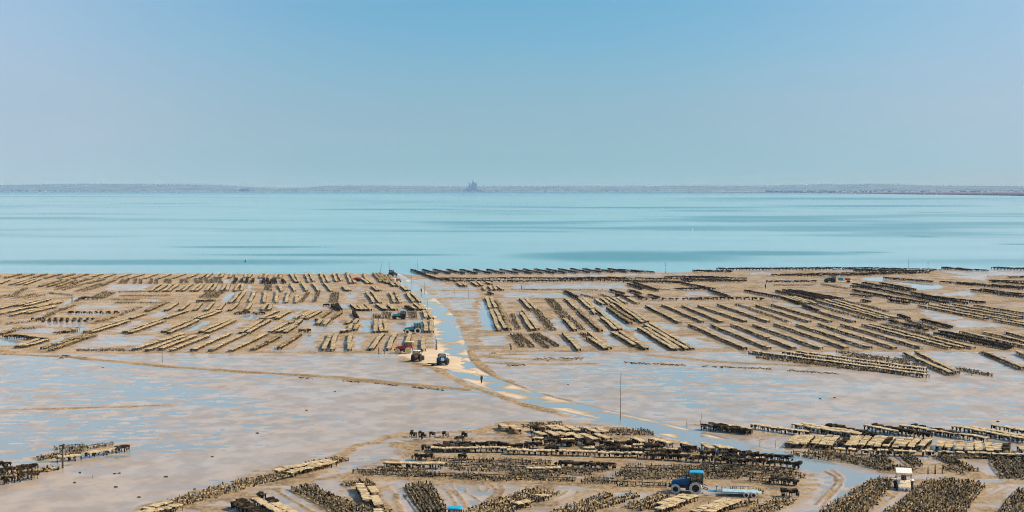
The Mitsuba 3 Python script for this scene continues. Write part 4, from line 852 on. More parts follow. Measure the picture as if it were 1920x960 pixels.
mu = np.linspace(-0.62, 0.62, 500)
edge_y = np.interp(mu, [-0.62, -0.05, 0.10, 0.216, 0.30, 0.384, 0.62], [20300, 20300, 19500, 15500, 10500, 7600, 5200])
tt = np.linspace(0, 1, 24)
my = edge_y[None] * (1 - tt[:, None]) + 23200 * tt[:, None]
mx = mu[None] * my
mz = 0.4 + 19.0 * tt[:, None] ** 1.1 + 1.6 * (meshkit.fbm(np.stack([mx * 0.002, my * 0.002, mx * 0], -1), 3, 4) - 0.5) * np.minimum(1, tt[:, None] * 6)
mz[0] = -0.3
a = (np.arange(23)[:, None] * 500 + np.arange(499)[None]).ravel()
add('salt_marsh', (np.stack([mx, my, mz], -1).reshape(-1, 3), np.vstack([np.c_[a, a + 1, a + 501], np.c_[a, a + 501, a + 500]])), 'm_marsh', smooth=True)
tag('salt_marsh', kind='structure')

HILL = [(-400, 347), (0, 347), (60, 346), (110, 345), (180, 344.6), (250, 345), (330, 345.5), (400, 346.5), (440, 348.5), (470, 350.5), (520, 352), (570, 352), (600, 349), (650, 347.8), (720, 348), (800, 349.2), (870, 349.6),
        (950, 349), (1050, 349), (1150, 349.4), (1240, 348.8), (1330, 348), (1430, 348.2), (1500, 346.2), (1540, 344.8), (1580, 346), (1640, 344.6), (1700, 346.2), (1760, 348), (1830, 348.4), (1920, 349), (2300, 348)]
hu = np.linspace(-0.60, 0.60, 900)
hp = np.interp(960 + hu * 2500, [q[0] for q in HILL], [q[1] for q in HILL])
top = 36 + (356 - hp) * 27000 / 2500
tt = np.array([0, 0.15, 0.4, 0.7, 0.9, 1.0, 1.03, 1.3])
hy = 22600 + 4400 * tt[:, None] + 0 * hu[None]
hx = hu[None] * hy
prof = np.interp(tt, [0, 0.15, 0.4, 0.7, 1.0, 1.03, 1.3], [0, 0.25, 0.55, 0.82, 1.0, 0.6, 0.1])
hz = 15 + (top[None] - 15) * prof[:, None]
hz += 2 * (meshkit.fbm(np.stack([hx * 0.006, hy * 0.004, hx * 0], -1), 4, 12) - 0.5) * np.sin(np.clip(tt, 0, 1) * math.pi / 2)[:, None]
hz += 26 * np.sin(np.clip(tt, 0, 1) * math.pi)[:, None] * (meshkit.fbm(np.stack([hx * 0.0009, hy * 0.0012, hx * 0], -1), 3, 17) - 0.5)
a = (np.arange(7)[:, None] * 900 + np.arange(899)[None]).ravel()
add('hills', (np.stack([hx, hy, hz], -1).reshape(-1, 3), np.vstack([np.c_[a, a + 1, a + 901], np.c_[a, a + 901, a + 900]])), 'm_far')
tag('hills', kind='structure')

def crowns(n, u0, u1, y0, y1, zfun, rmin, rmax, seed):
    """A far wood: many lumpy crowns."""
    r = np.random.default_rng(seed)
    ico = trimesh.creation.icosphere(subdivisions=1)
    v, f = np.array(ico.vertices), np.array(ico.faces)
    yy = r.uniform(y0, y1, n)
    xx = r.uniform(u0, u1, n) * yy
    keep = meshkit.fbm(np.c_[xx * 0.0011, yy * 0.0007, xx * 0], 3, seed) > 0.44
    xx, yy = xx[keep], yy[keep]
    out = []
    for x, y in zip(xx, yy):
        rad = r.uniform(rmin, rmax)
        w = v * (1 + 0.3 * r.uniform(-1, 1, (len(v), 1)))
        out.append((w * [rad * r.uniform(1.2, 3.0), rad, rad * r.uniform(0.7, 1.1)] + [x, y, zfun(x, y) + rad * 0.5], f))
    return join(out)

add('coastal_wood', crowns(420, 0.19, 0.5, 15500, 22500, lambda x, y: 19.0 * max(0, (y - 9000) / 14000), 6, 12, 3), 'm_trees')
tag('coastal_wood', 'dark band of trees and hedges along the far shore', 'wood', kind='stuff')
add('coastal_hedge', crowns(260, -0.5, 0.19, 21500, 23000, lambda x, y: 15.0, 5, 11, 5), 'm_trees')
tag('coastal_hedge', 'thin line of trees low on the far shore left of the abbey island', 'wood', kind='stuff')

# ------------------------------------------------------------------ oyster racks
ORD = ['first', 'second', 'third', 'fourth', 'fifth', 'sixth', 'seventh', 'eighth', 'ninth', 'tenth', 'eleventh', 'twelfth', 'thirteenth', 'fourteenth', 'fifteenth', 'sixteenth', 'seventeenth', 'eighteenth', 'nineteenth']
TENS = {20: ('twentieth', 'twenty'), 30: ('thirtieth', 'thirty'), 40: ('fortieth', 'forty'), 50: ('fiftieth', 'fifty')}
def ordinal(k):
    if k < 20: return ORD[k - 1]
    t = k // 10 * 10
    return TENS[t][0] if k == t else TENS[t][1] + '-' + ORD[k - t - 1]

KIND = {'b': ('oyster_rack', 'pale oyster rack', 'oyster rack', 'pale oyster racks on the flats'),
        't': ('scruffy_oyster_rack', 'scruffy oyster rack', 'oyster rack', 'scruffy dun oyster racks on the flats'),
        'k': ('dark_oyster_rack', 'dark oyster rack', 'oyster rack', 'dark oyster racks on the flats'),
        'n': ('bare_rack_frame', 'bare spiky rack', 'oyster rack', 'bare rack frames on the flats')}

def rack_axes(x0, y0, x1, y1):
    d = np.array([x1 - x0, y1 - y0, 0.0]); L = np.linalg.norm(d); d /= L
    return np.array([x0, y0, 0.0]), d, np.array([-d[1], d[0], 0.0]), L

def place(o, d, n, s, w, z):
    # rows wander and sag a little
    w = w + 0.11 * np.sin(s * 0.21 + o[0] * 1.7) + 0.04 * np.sin(s * 0.9 + o[1])
    z = z + 0.035 * np.sin(s * 0.55 + o[1] * 1.3) + 0.02 * np.sin(s * 1.7 + o[0])
    return o + np.outer(s, d) + np.outer(w, n) + np.outer(z, [0, 0, 1.0])

Zv = np.array([0, 0, 1.0])
def bag_rack(key, kind, x0, y0, x1, y1, W=0.49):
    r = np.random.default_rng(abs(hash((round(x0, 1), round(y0, 1)))) % 2**32 if False else int(abs(x0 * 131 + y0 * 977) * 10) % 2**32)
    o, d, n, L = rack_axes(x0, y0, x1, y1)
    far = max(y0, y1) > 430
    H = 0.66
    # bags lying across the frame, sagging and turned a little, with some left out
    pitch = 0.5 if not far else 0.9
    s = np.arange(0.3, max(L - 0.2, 0.4), pitch)
    drop = {'b': 0.03, 't': 0.16, 'k': 0.10}[kind]
    gap = meshkit.fbm(np.c_[s * 0.22 + x0, s * 0 + y0, s * 0], 3, 3)
    s = s[(r.random(len(s)) > drop) & ((gap < 0.74) | (kind == 'b'))] if len(s) > 4 else s
    k = len(s)
    hz = {'b': 0.06, 't': 0.075, 'k': 0.12}[kind]
    jz = {'b': 0.03, 't': 0.07, 'k': 0.05}[kind]
    yaw = r.normal(0, {'b': 0.05, 't': 0.2, 'k': 0.1}[kind], k)
    lean = r.normal(0, {'b': 0.04, 't': 0.14, 'k': 0.07}[kind], k)
    dd = np.outer(np.cos(yaw), d) + np.outer(np.sin(yaw), n)
    nn = np.outer(-np.sin(yaw), d) + np.outer(np.cos(yaw), n) + np.outer(lean, Zv)
    zz = np.outer(np.ones(k), Zv) - lean[:, None] * n
    c = place(o, d, n, s, r.normal(0, 0.035, k), H + hz + r.normal(0, jz, k).clip(-0.1, 0.14))
    bags = boxes(c, dd * (pitch * 0.46 * r.uniform(0.9, 1.1, (k, 1))), nn * (W * r.uniform(0.93, 1.06, (k, 1))), zz * (hz * r.uniform(0.8, 1.25, (k, 1))))
    # frame of iron bar: two rails on paired legs, crusted with weed
    sl = np.arange(0.15, L, 0.75 if not far else 1.5)
    parts = []
    for sg in (-1, 1):
        m = len(sl)
        h = np.full(m, H / 2 + 0.05)
        t = r.uniform(0.03, 0.065, (m, 1)) * (1.0 if not far else 1.5)
        parts.append(boxes(place(o, d, n, sl + r.normal(0, 0.05, m), np.full(m, sg * W * 0.86), h - 0.1), np.outer(np.ones(m), d) * t, np.outer(np.ones(m), n) * t, np.outer(h, Zv), (False, False)))
        # weed and stray shell hanging below the rails
        hw = np.arange(0.2, L, 0.42 if not far else 0.9); hw = hw[r.random(len(hw)) > 0.30]
        q = len(hw)
        hh = r.uniform(0.05, 0.24, q)
        parts.append(boxes(place(o, d, n, hw + r.normal(0, 0.06, q), sg * W * r.uniform(0.72, 0.95, q), H - hh), np.outer(np.ones(q), d) * r.uniform(0.08, 0.22, (q, 1)) * (1.0 if not far else 1.8), np.outer(np.ones(q), n) * r.uniform(0.03, 0.08, (q, 1)), np.outer(hh, Zv), (True, False)))
        e = np.arange(0, L, 3.05)
        ln = np.minimum(3.0, L - e) / 2
        parts.append(boxes(place(o, d, n, e + ln, np.full(len(e), sg * W * 0.86), np.full(len(e), H - 0.02)), np.outer(ln, d), np.outer(np.full(len(e), 0.03), n), np.outer(np.full(len(e), 0.03), Zv)))
    kf = part(key, 'frame')
    add(kf, join(parts), 'm_frame')
    tag(kf, kind='stuff')
    kb = part(key, 'oyster_bags')
    add(kb, bags, {'b': 'm_bag', 't': 'm_bag_dun', 'k': 'm_bag_dark'}[kind])
    tag(kb, kind='stuff')

def bare_rack(key, x0, y0, x1, y1):
    r = np.random.default_rng(int(abs(x0 * 131 + y0 * 977) * 10) % 2**32)
    o, d, n, L = rack_axes(x0, y0, x1, y1)
    dist = max(y0, y1)
    step = 0.33 if dist < 240 else (0.5 if dist < 380 else 0.9)
    W = 0.46
    parts = []
    for sg in (-1, 0, 1):
        s = np.arange(0, L, step) + r.uniform(-0.12, 0.12, len(np.arange(0, L, step)))
        s = s[r.random(len(s)) > (0.28 if sg else 0.6)]
        m = len(s)
        if not m: continue
        h = r.uniform(0.20, 0.39, m)
        t = r.uniform(0.028, 0.075, (m, 1)) * (1 if dist < 240 else 1.4)
        tilt = np.outer(r.normal(0, 0.12, m), d) + np.outer(r.normal(0, 0.12, m), n)
        parts.append(boxes(place(o, d, n, s, sg * W + r.normal(0, 0.06, m), h - 0.05), np.outer(np.ones(m), d) * t, np.outer(np.ones(m), n) * t, (tilt + Zv) * h[:, None], (False, True)))
    e = np.arange(0, L, 3.05)
    for sg in (-1, 1):
        q = e[r.random(len(e)) > 0.15]
        if len(q):
            ln = np.minimum(3.0, L - q).clip(0.3) / 2
            parts.append(boxes(place(o, d, n, q + ln, np.full(len(q), sg * W), r.uniform(0.3, 0.5, len(q))), np.outer(ln, d), np.outer(np.full(len(q), 0.045), n), np.outer(np.full(len(q), 0.05), Zv)))
    kf = part(key, 'frame')
    add(kf, join(parts), 'm_crust')
    tag(kf, kind='stuff')
    # low lumps of shell and weed along the foot
    s = np.arange(0, L, step * 1.6); s = s + r.uniform(-0.2, 0.2, len(s))
    m = len(s)
    a = r.uniform(0, 6.28, m)
    dx = np.outer(np.cos(a), d) + np.outer(np.sin(a), n); nx = np.outer(-np.sin(a), d) + np.outer(np.cos(a), n)
    kb = part(key, 'weed_lumps')
    add(kb, boxes(place(o, d, n, s, r.normal(0, 0.38, m), r.uniform(0.0, 0.07, m)), dx * r.uniform(0.1, 0.3, (m, 1)), nx * r.uniform(0.07, 0.2, (m, 1)), np.outer(r.uniform(0.06, 0.16, m), Zv), (False, True)), 'm_crust')
    tag(kb, kind='stuff')

for phrase, rows in FIELDS:
    for kind in 'btkn':
        mine = sorted((q for q in rows if q[0] == kind), key=lambda q: (q[1] + q[3]) / (q[2] + q[4]))
        for k, q in enumerate(mine):
            name, look, cat, group = KIND[kind]
            key = number(name)
            (bare_rack(key, *q[1:]) if kind == 'n' else bag_rack(key, *q, W=0.42 if 'slab row' in phrase and 'behind the cream' in phrase else 0.49))
            tag(key, f'{look}, {ordinal(k + 1)} from left {phrase}' if len(mine) > 1 else f'only {look} {phrase}', cat, group)

# ------------------------------------------------------------------ mesh builders for the machines, people and far islands
def cbox(c, size, ch=0.03):
    """A box with chamfered edges."""
    h = np.asarray(size, float) / 2
    ch = min(ch, h.min() * 0.6)
    pts = []
    for s in np.ndindex(2, 2, 2):
        s = np.asarray(s) * 2 - 1
        for k in range(3):
            q = s * (h - ch); q[k] = s[k] * h[k]
            pts.append(q)
    m = trimesh.convex.convex_hull(np.asarray(pts))
    m.apply_translation(c)
    return m

def wedge(pts):
    return trimesh.convex.convex_hull(np.asarray(pts, float))

def tube(a, b, r, sides=8):
    a, b = np.asarray(a, float), np.asarray(b, float)
    return trimesh.creation.cylinder(radius=r, segment=[a, b], sections=sides)

def lathe_y(profile, sections=28):
    """Turns a list of (radius, y) round the y axis."""
    m = trimesh.creation.revolve(np.asarray(profile, float), sections=sections)
    m.apply_transform(trimesh.transformations.rotation_matrix(-math.pi / 2, [1, 0, 0]))
    return m

def cat(*ms):
    return trimesh.util.concatenate([m for m in ms])

def pose(x, y, heading, scale=1.0, z=0.0):
    """heading in degrees: the way a thing's own +x axis points, 0 = to the right, 90 = away."""
    m = trimesh.transformations.rotation_matrix(math.radians(heading), [0, 0, 1])
    m[:3, :3] *= scale
    m[:3, 3] = [x, y, z]
    return m

def put(root, name, mesh, bsdf, M, smooth=35):
    mesh = mesh.copy(); mesh.apply_transform(M)
    return add(part(root, name), mesh, bsdf, smooth=smooth)

def tyre(R, w, lugs=18):
    r0 = R * 0.56
    m = lathe_y([(r0, -w * 0.40), (R * 0.80, -w * 0.5), (R * 0.94, -w * 0.46), (R * 0.97, -w * 0.2), (R * 0.97, w * 0.2), (R * 0.94, w * 0.46), (R * 0.80, w * 0.5), (r0, w * 0.40), (r0, -w * 0.40)])
    ls = []
    for k in range(lugs):
        for s in (-1, 1):
            b = cbox((0, 0, 0), (0.07 * R * 1.3, w * 0.5, 0.07 * R), 0.01)
            b.apply_transform(trimesh.transformations.rotation_matrix(s * 0.6, [0, 0, 1]))
            b.apply_translation([0, s * w * 0.23, R * 0.965])
            b.apply_transform(trimesh.transformations.rotation_matrix(2 * math.pi * (k + 0.5 * (s > 0)) / lugs, [0, 1, 0]))
            ls.append(b)
    return cat(m, *ls)

def rim(R, w, sgn):
    r = R * 0.57
    prof = [(r, -w * 0.36), (r, w * 0.36), (r * 0.9, w * 0.34), (r * 0.82, w * 0.10), (r * 0.35, w * 0.06), (r * 0.3, w * 0.2), (0.001, w * 0.22)]
    m = lathe_y([(a, b * sgn) for a, b in (prof if sgn > 0 else prof)], 24)
    if sgn < 0: m.invert()
    return m

def wheel(root, name, x, y, R, w, M, m_tyre, m_rim, side):
    t = tyre(R, w); t.apply_translation([x, y, R])
    k = put(root, name, t, m_tyre, M)
    r = rim(R, w, side); r.apply_translation([x, y, R])
    r.apply_transform(M)
    add(part(k, 'rim'), r, m_rim, smooth=35)
    return k

def tractor(x, y, heading, label, body, roof, m_tyre='m_tyre_mud', m_rim='m_black', scale=1.0, cab=True, frame='m_black', low_roof=False, extras=True, plate=None, number_name='tractor'):
    root = number(number_name)
    M = pose(x, y, heading, scale)
    RR, FR = 0.74, 0.55
    put(root, 'chassis', cat(cbox((0.65, 0, 0.78), (3.2, 0.46, 0.42)), cbox((-0.55, 0, 0.85), (1.1, 0.8, 0.5)), tube((-0.35, -0.8, RR), (-0.35, 0.8, RR), 0.14), tube((1.92, -0.7, FR), (1.92, 0.7, FR), 0.09),
                              cbox((0.35, 0.42, 0.62), (0.9, 0.3, 0.42)), cbox((0.35, -0.42, 0.62), (0.9, 0.3, 0.42))), 'm_dark_metal', M)
    hood = wedge([(0.25, s * 0.42, z) for s in (-1, 1) for z in (0.98, 1.62)] + [(2.25, s * 0.34, z) for s in (-1, 1) for z in (0.92, 1.40)] + [(2.42, s * 0.26, 1.0) for s in (-1, 1)] + [(2.40, s * 0.26, 1.30) for s in (-1, 1)] + [(0.3, s * 0.28, 1.70) for s in (-1, 1)] + [(2.15, s * 0.22, 1.47) for s in (-1, 1)])
    hk = put(root, 'hood', hood, body, M)
    put(hk, 'grille', cbox((2.415, 0, 1.14), (0.04, 0.44, 0.3), 0.01), 'm_black', M)
    for s in (-1, 1):
        put(hk, 'headlight', cbox((2.42, s * 0.17, 1.33), (0.05, 0.12, 0.08), 0.01), 'm_white', M)
    put(root, 'exhaust_pipe', cat(tube((0.75, -0.36, 1.5), (0.75, -0.36, 2.15), 0.05), tube((0.75, -0.36, 1.55), (0.75, -0.36, 2.0), 0.085)), 'm_dark_metal', M)
    for s in (-1, 1):
        put(root, 'nose_weight', cbox((2.58, s * 0.17, 0.78), (0.28, 0.3, 0.3)), 'm_dark_metal', M)
        arc = []
        for k in range(9):
            a = math.radians(5 + 17 * k)
            for (rr, yy) in ((RR + 0.08, 0.55), (RR + 0.12, 0.55), (RR + 0.08, 1.06), (RR + 0.12, 1.06)):
                arc.append((-0.35 + rr * math.cos(a), s * yy, RR + rr * math.sin(a)))
        arc = np.asarray(arc).reshape(9, 4, 3)
        put(root, 'fender', cat(*[wedge(np.vstack([arc[k], arc[k + 1]])) for k in range(8)]), body if not cab else frame, M)
        wheel(root, 'rear_wheel', -0.35, s * 0.84, RR, 0.48, M, m_tyre, m_rim, s)
        wheel(root, 'front_wheel', 1.92, s * 0.80, FR, 0.36, M, m_tyre, m_rim, s)
    put(root, 'seat', cat(cbox((-0.75, 0, 1.35), (0.5, 0.5, 0.14)), cbox((-0.98, 0, 1.62), (0.12, 0.5, 0.5))), 'm_black', M)
    sw = trimesh.creation.torus(0.2, 0.025, 20, 8); sw.apply_transform(trimesh.transformations.rotation_matrix(-0.6, [0, 1, 0])); sw.apply_translation([-0.1, 0, 1.75])
    put(root, 'steering_wheel', cat(sw, tube((-0.1, 0, 1.75), (0.2, 0, 1.45), 0.03)), 'm_black', M)
    if cab:
        zt = 2.34
        c = [(0.28, 0.62), (-0.45, 0.72), (-1.12, 0.66)]
        bars = []
        for s in (-1, 1):
            bars += [tube((0.34, s * 0.56, 1.12), (0.18, s * 0.56, zt), 0.05), tube((-0.45, s * 0.70, 1.15), (-0.47, s * 0.66, zt), 0.055), tube((-1.12, s * 0.66, 1.35), (-1.05, s * 0.62, zt), 0.05),
                     tube((0.18, s * 0.56, zt), (-0.47, s * 0.66, zt), 0.045), tube((-0.47, s * 0.66, zt), (-1.05, s * 0.62, zt), 0.045), cbox((-0.35, s * 0.68, 1.18), (1.4, 0.08, 0.26))]
        bars += [tube((0.18, -0.56, zt), (0.18, 0.56, zt), 0.045), tube((-1.05, -0.62, zt), (-1.05, 0.62, zt), 0.045), cbox((-1.12, 0, 1.28), (0.08, 1.3, 0.3)), cbox((0.34, 0, 1.35), (0.06, 1.05, 0.5)), cbox((-0.4, 0, 1.08), (1.5, 1.3, 0.1))]
        ck = put(root, 'cab', cat(*bars), frame, M)
        q = lambda p: trimesh.Trimesh(np.asarray(p, float), [[0, 1, 2], [0, 2, 3]], process=False)
        for s in (-1, 1):
            put(ck, 'window', q([(0.30, s * 0.57, 1.32), (-0.42, s * 0.70, 1.32), (-0.45, s * 0.66, 2.28), (0.19, s * 0.56, 2.28)]), 'm_glass', M, smooth=False)
            put(ck, 'window', q([(-0.5, s * 0.70, 1.36), (-1.08, s * 0.66, 1.45), (-1.03, s * 0.62, 2.28), (-0.5, s * 0.66, 2.28)]), 'm_glass', M, smooth=False)
        put(ck, 'window', q([(0.32, -0.52, 1.62), (0.32, 0.52, 1.62), (0.19, 0.52, 2.28), (0.19, -0.52, 2.28)]), 'm_glass', M, smooth=False)
        put(ck, 'window', q([(-1.1, -0.6, 1.46), (-1.1, 0.6, 1.46), (-1.04, 0.58, 2.28), (-1.04, -0.58, 2.28)]), 'm_glass', M, smooth=False)
        rk = put(root, 'roof', wedge([(0.42, s * 0.66, 2.36) for s in (-1, 1)] + [(-1.2, s * 0.70, 2.36) for s in (-1, 1)] + [(0.36, s * 0.62, 2.47) for s in (-1, 1)] + [(-1.15, s * 0.66, 2.49) for s in (-1, 1)] + [(-0.4, s * 0.5, 2.54) for s in (-1, 1)]), roof, M)
        if extras:
            for s in (-1, 1):
                put(rk, 'work_lamp', cbox((0.42, s * 0.5, 2.32), (0.1, 0.14, 0.09), 0.01), 'm_grey_metal', M)
                put(root, 'mirror', cat(tube((0.25, s * 0.6, 2.02), (0.42, s * 0.95, 1.98), 0.02), cbox((0.42, s * 0.97, 1.86), (0.05, 0.16, 0.3), 0.01)), 'm_black', M)
            put(root, 'step', cbox((-0.0, 0.78, 0.5), (0.4, 0.22, 0.05), 0.01), 'm_grey_metal', M)
    else:
        put(root, 'roll_bar', cat(*[tube((-0.95, s * 0.6, 1.2), (-0.95, s * 0.6, 2.35), 0.05) for s in (-1, 1)], *[tube((-0.1, s * 0.6, 1.2), (-0.15, s * 0.6, 2.35), 0.04) for s in (-1, 1)]), frame, M)
        put(root, 'roof', cbox((-0.55, 0, 2.4), (1.25, 1.4, 0.10)), roof, M)
    put(root, 'hitch', cat(*[tube((-1.0, s * 0.4, 0.7), (-1.65, s * 0.4, 0.5), 0.05) for s in (-1, 1)], tube((-1.65, -0.5, 0.5), (-1.65, 0.5, 0.5), 0.05), tube((-1.1, 0, 1.1), (-1.6, 0, 0.9), 0.04)), 'm_dark_metal', M)
    if plate:
        put(root, 'rear_panel', cbox((-1.2, -0.15, 1.35), (0.06, 0.62, 0.6), 0.01), plate, M)
    tag(root, label, 'tractor', 'tractors out on the flats')
    return root

tr = []
tractor(*(21.51, 157.05), 170, 'bright blue tractor with mud caked pale tyres pulling a low trailer, nearest of all', 'm_blue', 'm_sky_blue', scale=1.04)
tractor(*(-23.01, 292.10), 175, 'red tractor with yellow wheel hubs and an ochre roof beside the bag rows', 'm_red', 'm_yellow', m_rim='m_yellow', scale=1.08, frame='m_red')
tractor(*(-19.93, 278.41), 78, 'dark muddy tractor with pale roof seen from behind, just below the red tractor', 'm_dark_metal', 'm_white', m_tyre='m_tyre', scale=0.98, plate='m_orange')
tractor(*(-14.24, 272.44), 84, 'blue tractor with white rear panel driving away on pale sand beside the track', 'm_blue', 'm_light_blue', m_tyre='m_tyre', scale=1.05, frame='m_blue', plate='m_white')
tractor(*(-24.16, 332.37), 190, 'turquoise tractor with pale tyres halfway up the flats behind the red tractor', 'm_turquoise', 'm_turquoise', scale=1.12, frame='m_dark_green')
tractor(*(-30.70, 369.50), 186, 'small light blue tractor behind the larger turquoise one', 'm_pale_turquoise', 'm_light_blue', m_tyre='m_tyre', scale=1.05)
tractor(*(124.29, 516.73), 178, 'dark green tractor with loaded trailer near the far right shoreline', 'm_dark_green', 'm_dark_green', m_tyre='m_tyre', scale=1.15, extras=False)
tractor(*(-50.06, 555.14), 60, 'dark tractor standing at the end of the track by the water', 'm_dark_metal', 'm_dark_metal', m_tyre='m_tyre', scale=1.05, extras=False)
tractor(*(-60.56, 522.76), 180, 'tiny red tractor among the far racks left of the shore tractor', 'm_red', 'm_white', m_tyre='m_tyre', scale=0.9, cab=False, extras=False)
tractor(*(-6.46, 140.07), 172, 'turquoise roofed tractor cut off by the bottom edge of the picture', 'm_turquoise', 'm_sky_blue', scale=0.95)

# low boat trailer behind the nearest tractor
def low_trailer():
    root = number('trailer')
    M = pose(*(26.63, 155.39), 172)
    put(root, 'deck', cat(cbox((-0.2, 0, 0.62), (4.1, 1.5, 0.09), 0.02), *[cbox((-0.2, s * 0.76, 0.56), (4.2, 0.1, 0.22), 0.02) for s in (-1, 1)], *[cbox((-2.1 + 0.7 * k, 0, 0.53), (0.1, 1.5, 0.12), 0.02) for k in range(6)]), 'm_light_blue', M)
    put(root, 'drawbar', cat(tube((1.8, 0.6, 0.55), (3.3, 0.05, 0.5), 0.06), tube((1.8, -0.6, 0.55), (3.3, -0.05, 0.5), 0.06), cbox((3.4, 0, 0.5), (0.3, 0.14, 0.1))), 'm_sky_blue', M)
    put(root, 'headstock', cat(cbox((2.55, 0.3, 0.85), (0.1, 0.1, 0.75), 0.02), cbox((2.5, 0.25, 1.15), (0.2, 0.2, 0.16), 0.02)), 'm_sky_blue', M)
    for xx in (-0.9, -1.75):
        for s in (-1, 1):
            wheel(root, 'wheel', xx, s * 0.92, 0.34, 0.24, M, 'm_tyre_mud', 'm_black', s)
    put(root, 'axle', cat(*[tube((xx, -0.9, 0.34), (xx, 0.9, 0.34), 0.05) for xx in (-0.9, -1.75)]), 'm_dark_metal', M)
    put(root, 'side_rail', cat(*[tube((-2.1 + 0.9 * k, -0.76, 0.66), (-2.1 + 0.9 * k, -0.76, 0.98), 0.03) for k in range(4)], tube((-2.1, -0.76, 0.98), (0.6, -0.76, 0.98), 0.03)), 'm_grey_metal', M)
    put(root, 'tail_ramp', cbox((-2.45, 0, 0.5), (0.5, 1.4, 0.06), 0.01), 'm_light_blue', M)
    tag(root, 'low light blue flatbed trailer with four small wheels behind the nearest blue tractor', 'trailer')
low_trailer()

def cart(px_, heading, label, mat, scale=1.0, name='cart'):
    root = number(name)
    M = pose(*px_, heading, scale)
    put(root, 'bed', cat(cbox((0, 0, 0.8), (3.2, 1.6, 0.12), 0.02), cbox((2.1, 0, 0.7), (1.2, 0.14, 0.1), 0.02)), mat, M)
    for s in (-1, 1):
        wheel(root, 'wheel', -0.3, s * 0.92, 0.42, 0.26, M, 'm_tyre', 'm_dark_metal', s)
    tag(root, label, 'trailer')
cart((130.30, 516.73), 178, 'pale trailer loaded with crates behind the dark green tractor at the right', 'm_cream', 1.15)
cart((-44.38, 519.73), 120, 'low trailer carrying a red box beside the far end of the track', 'm_dark_metal', 0.8)
cart((-16.38, 271.61), 170, 'small dark trailer left of the blue tractor with the white panel', 'm_dark_metal', 0.6)

def crate(px_, label, mat, size, heading=0, z=0.8, dx=0):
    root = number('crate')
    c = cat(cbox((0, 0, size[2] / 2), (size[0], size[1], 0.06 + size[2] * 0.1), 0.01), *[cbox((s * (size[0] / 2 - 0.03), 0, size[2] / 2), (0.06, size[1], size[2]), 0.01) for s in (-1, 1)], *[cbox((0, s * (size[1] / 2 - 0.03), size[2] / 2), (size[0] - 0.13, 0.06, size[2]), 0.01) for s in (-1, 1)])
    c.apply_transform(pose(px_[0] + dx, px_[1], heading, 1.0, z))
    add(root, c, mat, smooth=False)
    tag(root, label, 'crate')
crate((127.60, 516.73), 'light blue crate at the front of the loaded trailer on the right', 'm_sky_blue', (1.7, 1.3, 0.8), z=1.02)
crate((130.30, 516.73), 'red crate in the middle of the loaded trailer on the right', 'm_red', (1.9, 1.3, 0.7), z=1.02)
crate((-44.38, 519.73), 'red box on the low trailer at the far end of the track', 'm_red', (1.7, 1.2, 0.7), 120, z=0.72)

def canopy_vehicle():
    root = number('work_vehicle')
    M = pose(*(47.14, 158.75), -102)
    put(root, 'body', wedge([(0.9, s * 0.76, 0.32) for s in (-1, 1)] + [(1.05, s * 0.70, 0.55) for s in (-1, 1)] + [(0.1, s * 0.76, 1.0) for s in (-1, 1)] + [(-1.0, s * 0.76, 1.02) for s in (-1, 1)] + [(-1.1, s * 0.76, 0.35) for s in (-1, 1)]), 'm_cream', M)
    put(root, 'bonnet', wedge([(0.12, s * 0.66, 1.0) for s in (-1, 1)] + [(-0.5, s * 0.66, 1.12) for s in (-1, 1)] + [(-0.5, s * 0.66, 0.98) for s in (-1, 1)]), 'm_cream', M)
    put(root, 'bumper', cat(cbox((1.12, 0, 0.42), (0.12, 1.3, 0.12), 0.02), cbox((1.15, -0.06, 0.3), (0.16, 0.18, 0.3), 0.02)), 'm_white', M)
    put(root, 'canopy', wedge([(0.2, s * 0.92, 1.98) for s in (-1, 1)] + [(-1.35, s * 0.92, 2.30) for s in (-1, 1)] + [(0.2, s * 0.92, 2.05) for s in (-1, 1)] + [(-1.35, s * 0.92, 2.38) for s in (-1, 1)]), 'm_white', M)
    put(root, 'canopy_frame', cat(*[tube((0.15, s * 0.86, 0.95), (0.15, s * 0.86, 2.0), 0.03) for s in (-1, 1)], *[tube((-1.2, s * 0.86, 0.95), (-1.2, s * 0.86, 2.3), 0.03) for s in (-1, 1)], tube((0.15, 0, 1.0), (0.15, 0, 2.0), 0.025), tube((0.16, -0.9, 1.78), (0.16, 0.9, 1.78), 0.035), tube((0.16, -0.9, 1.6), (0.16, 0.9, 1.6), 0.03)), 'm_grey_metal', M)
    for s in (-1, 1):
        wheel(root, 'rear_wheel', -0.75, s * 0.96, 0.50, 0.3, M, 'm_tyre', 'm_dark_metal', s)
        wheel(root, 'front_wheel', 0.62, s * 0.88, 0.34, 0.2, M, 'm_tyre', 'm_dark_metal', s)
        put(root, 'fender', cbox((-0.7, s * 1.0, 1.06), (1.0, 0.4, 0.06), 0.02), 'm_white', M)
    put(root, 'seat', cat(cbox((-0.5, 0, 1.2), (0.5, 0.6, 0.14)), cbox((-0.75, 0, 1.42), (0.1, 0.6, 0.4))), 'm_black', M)
    tag(root, 'small cream work vehicle with flat white canopy between the two spiky rack strips', 'vehicle')
canopy_vehicle()

# ------------------------------------------------------------------ people at work
import manifold3d as m3
def bones(J, links, grow=0.0):
    out = m3.Manifold()
    for a, b in links:
        s = [m3.Manifold.sphere(J[k][3] + grow, 14).translate(tuple(J[k][:3])) for k in (a, b)]
        out = out + m3.Manifold.batch_hull(s)
    m = out.refine_to_length(0.05).to_mesh()
    t = trimesh.Trimesh(m.vert_properties[:, :3], m.tri_verts)
    return trimesh.smoothing.filter_taubin(t, iterations=6)

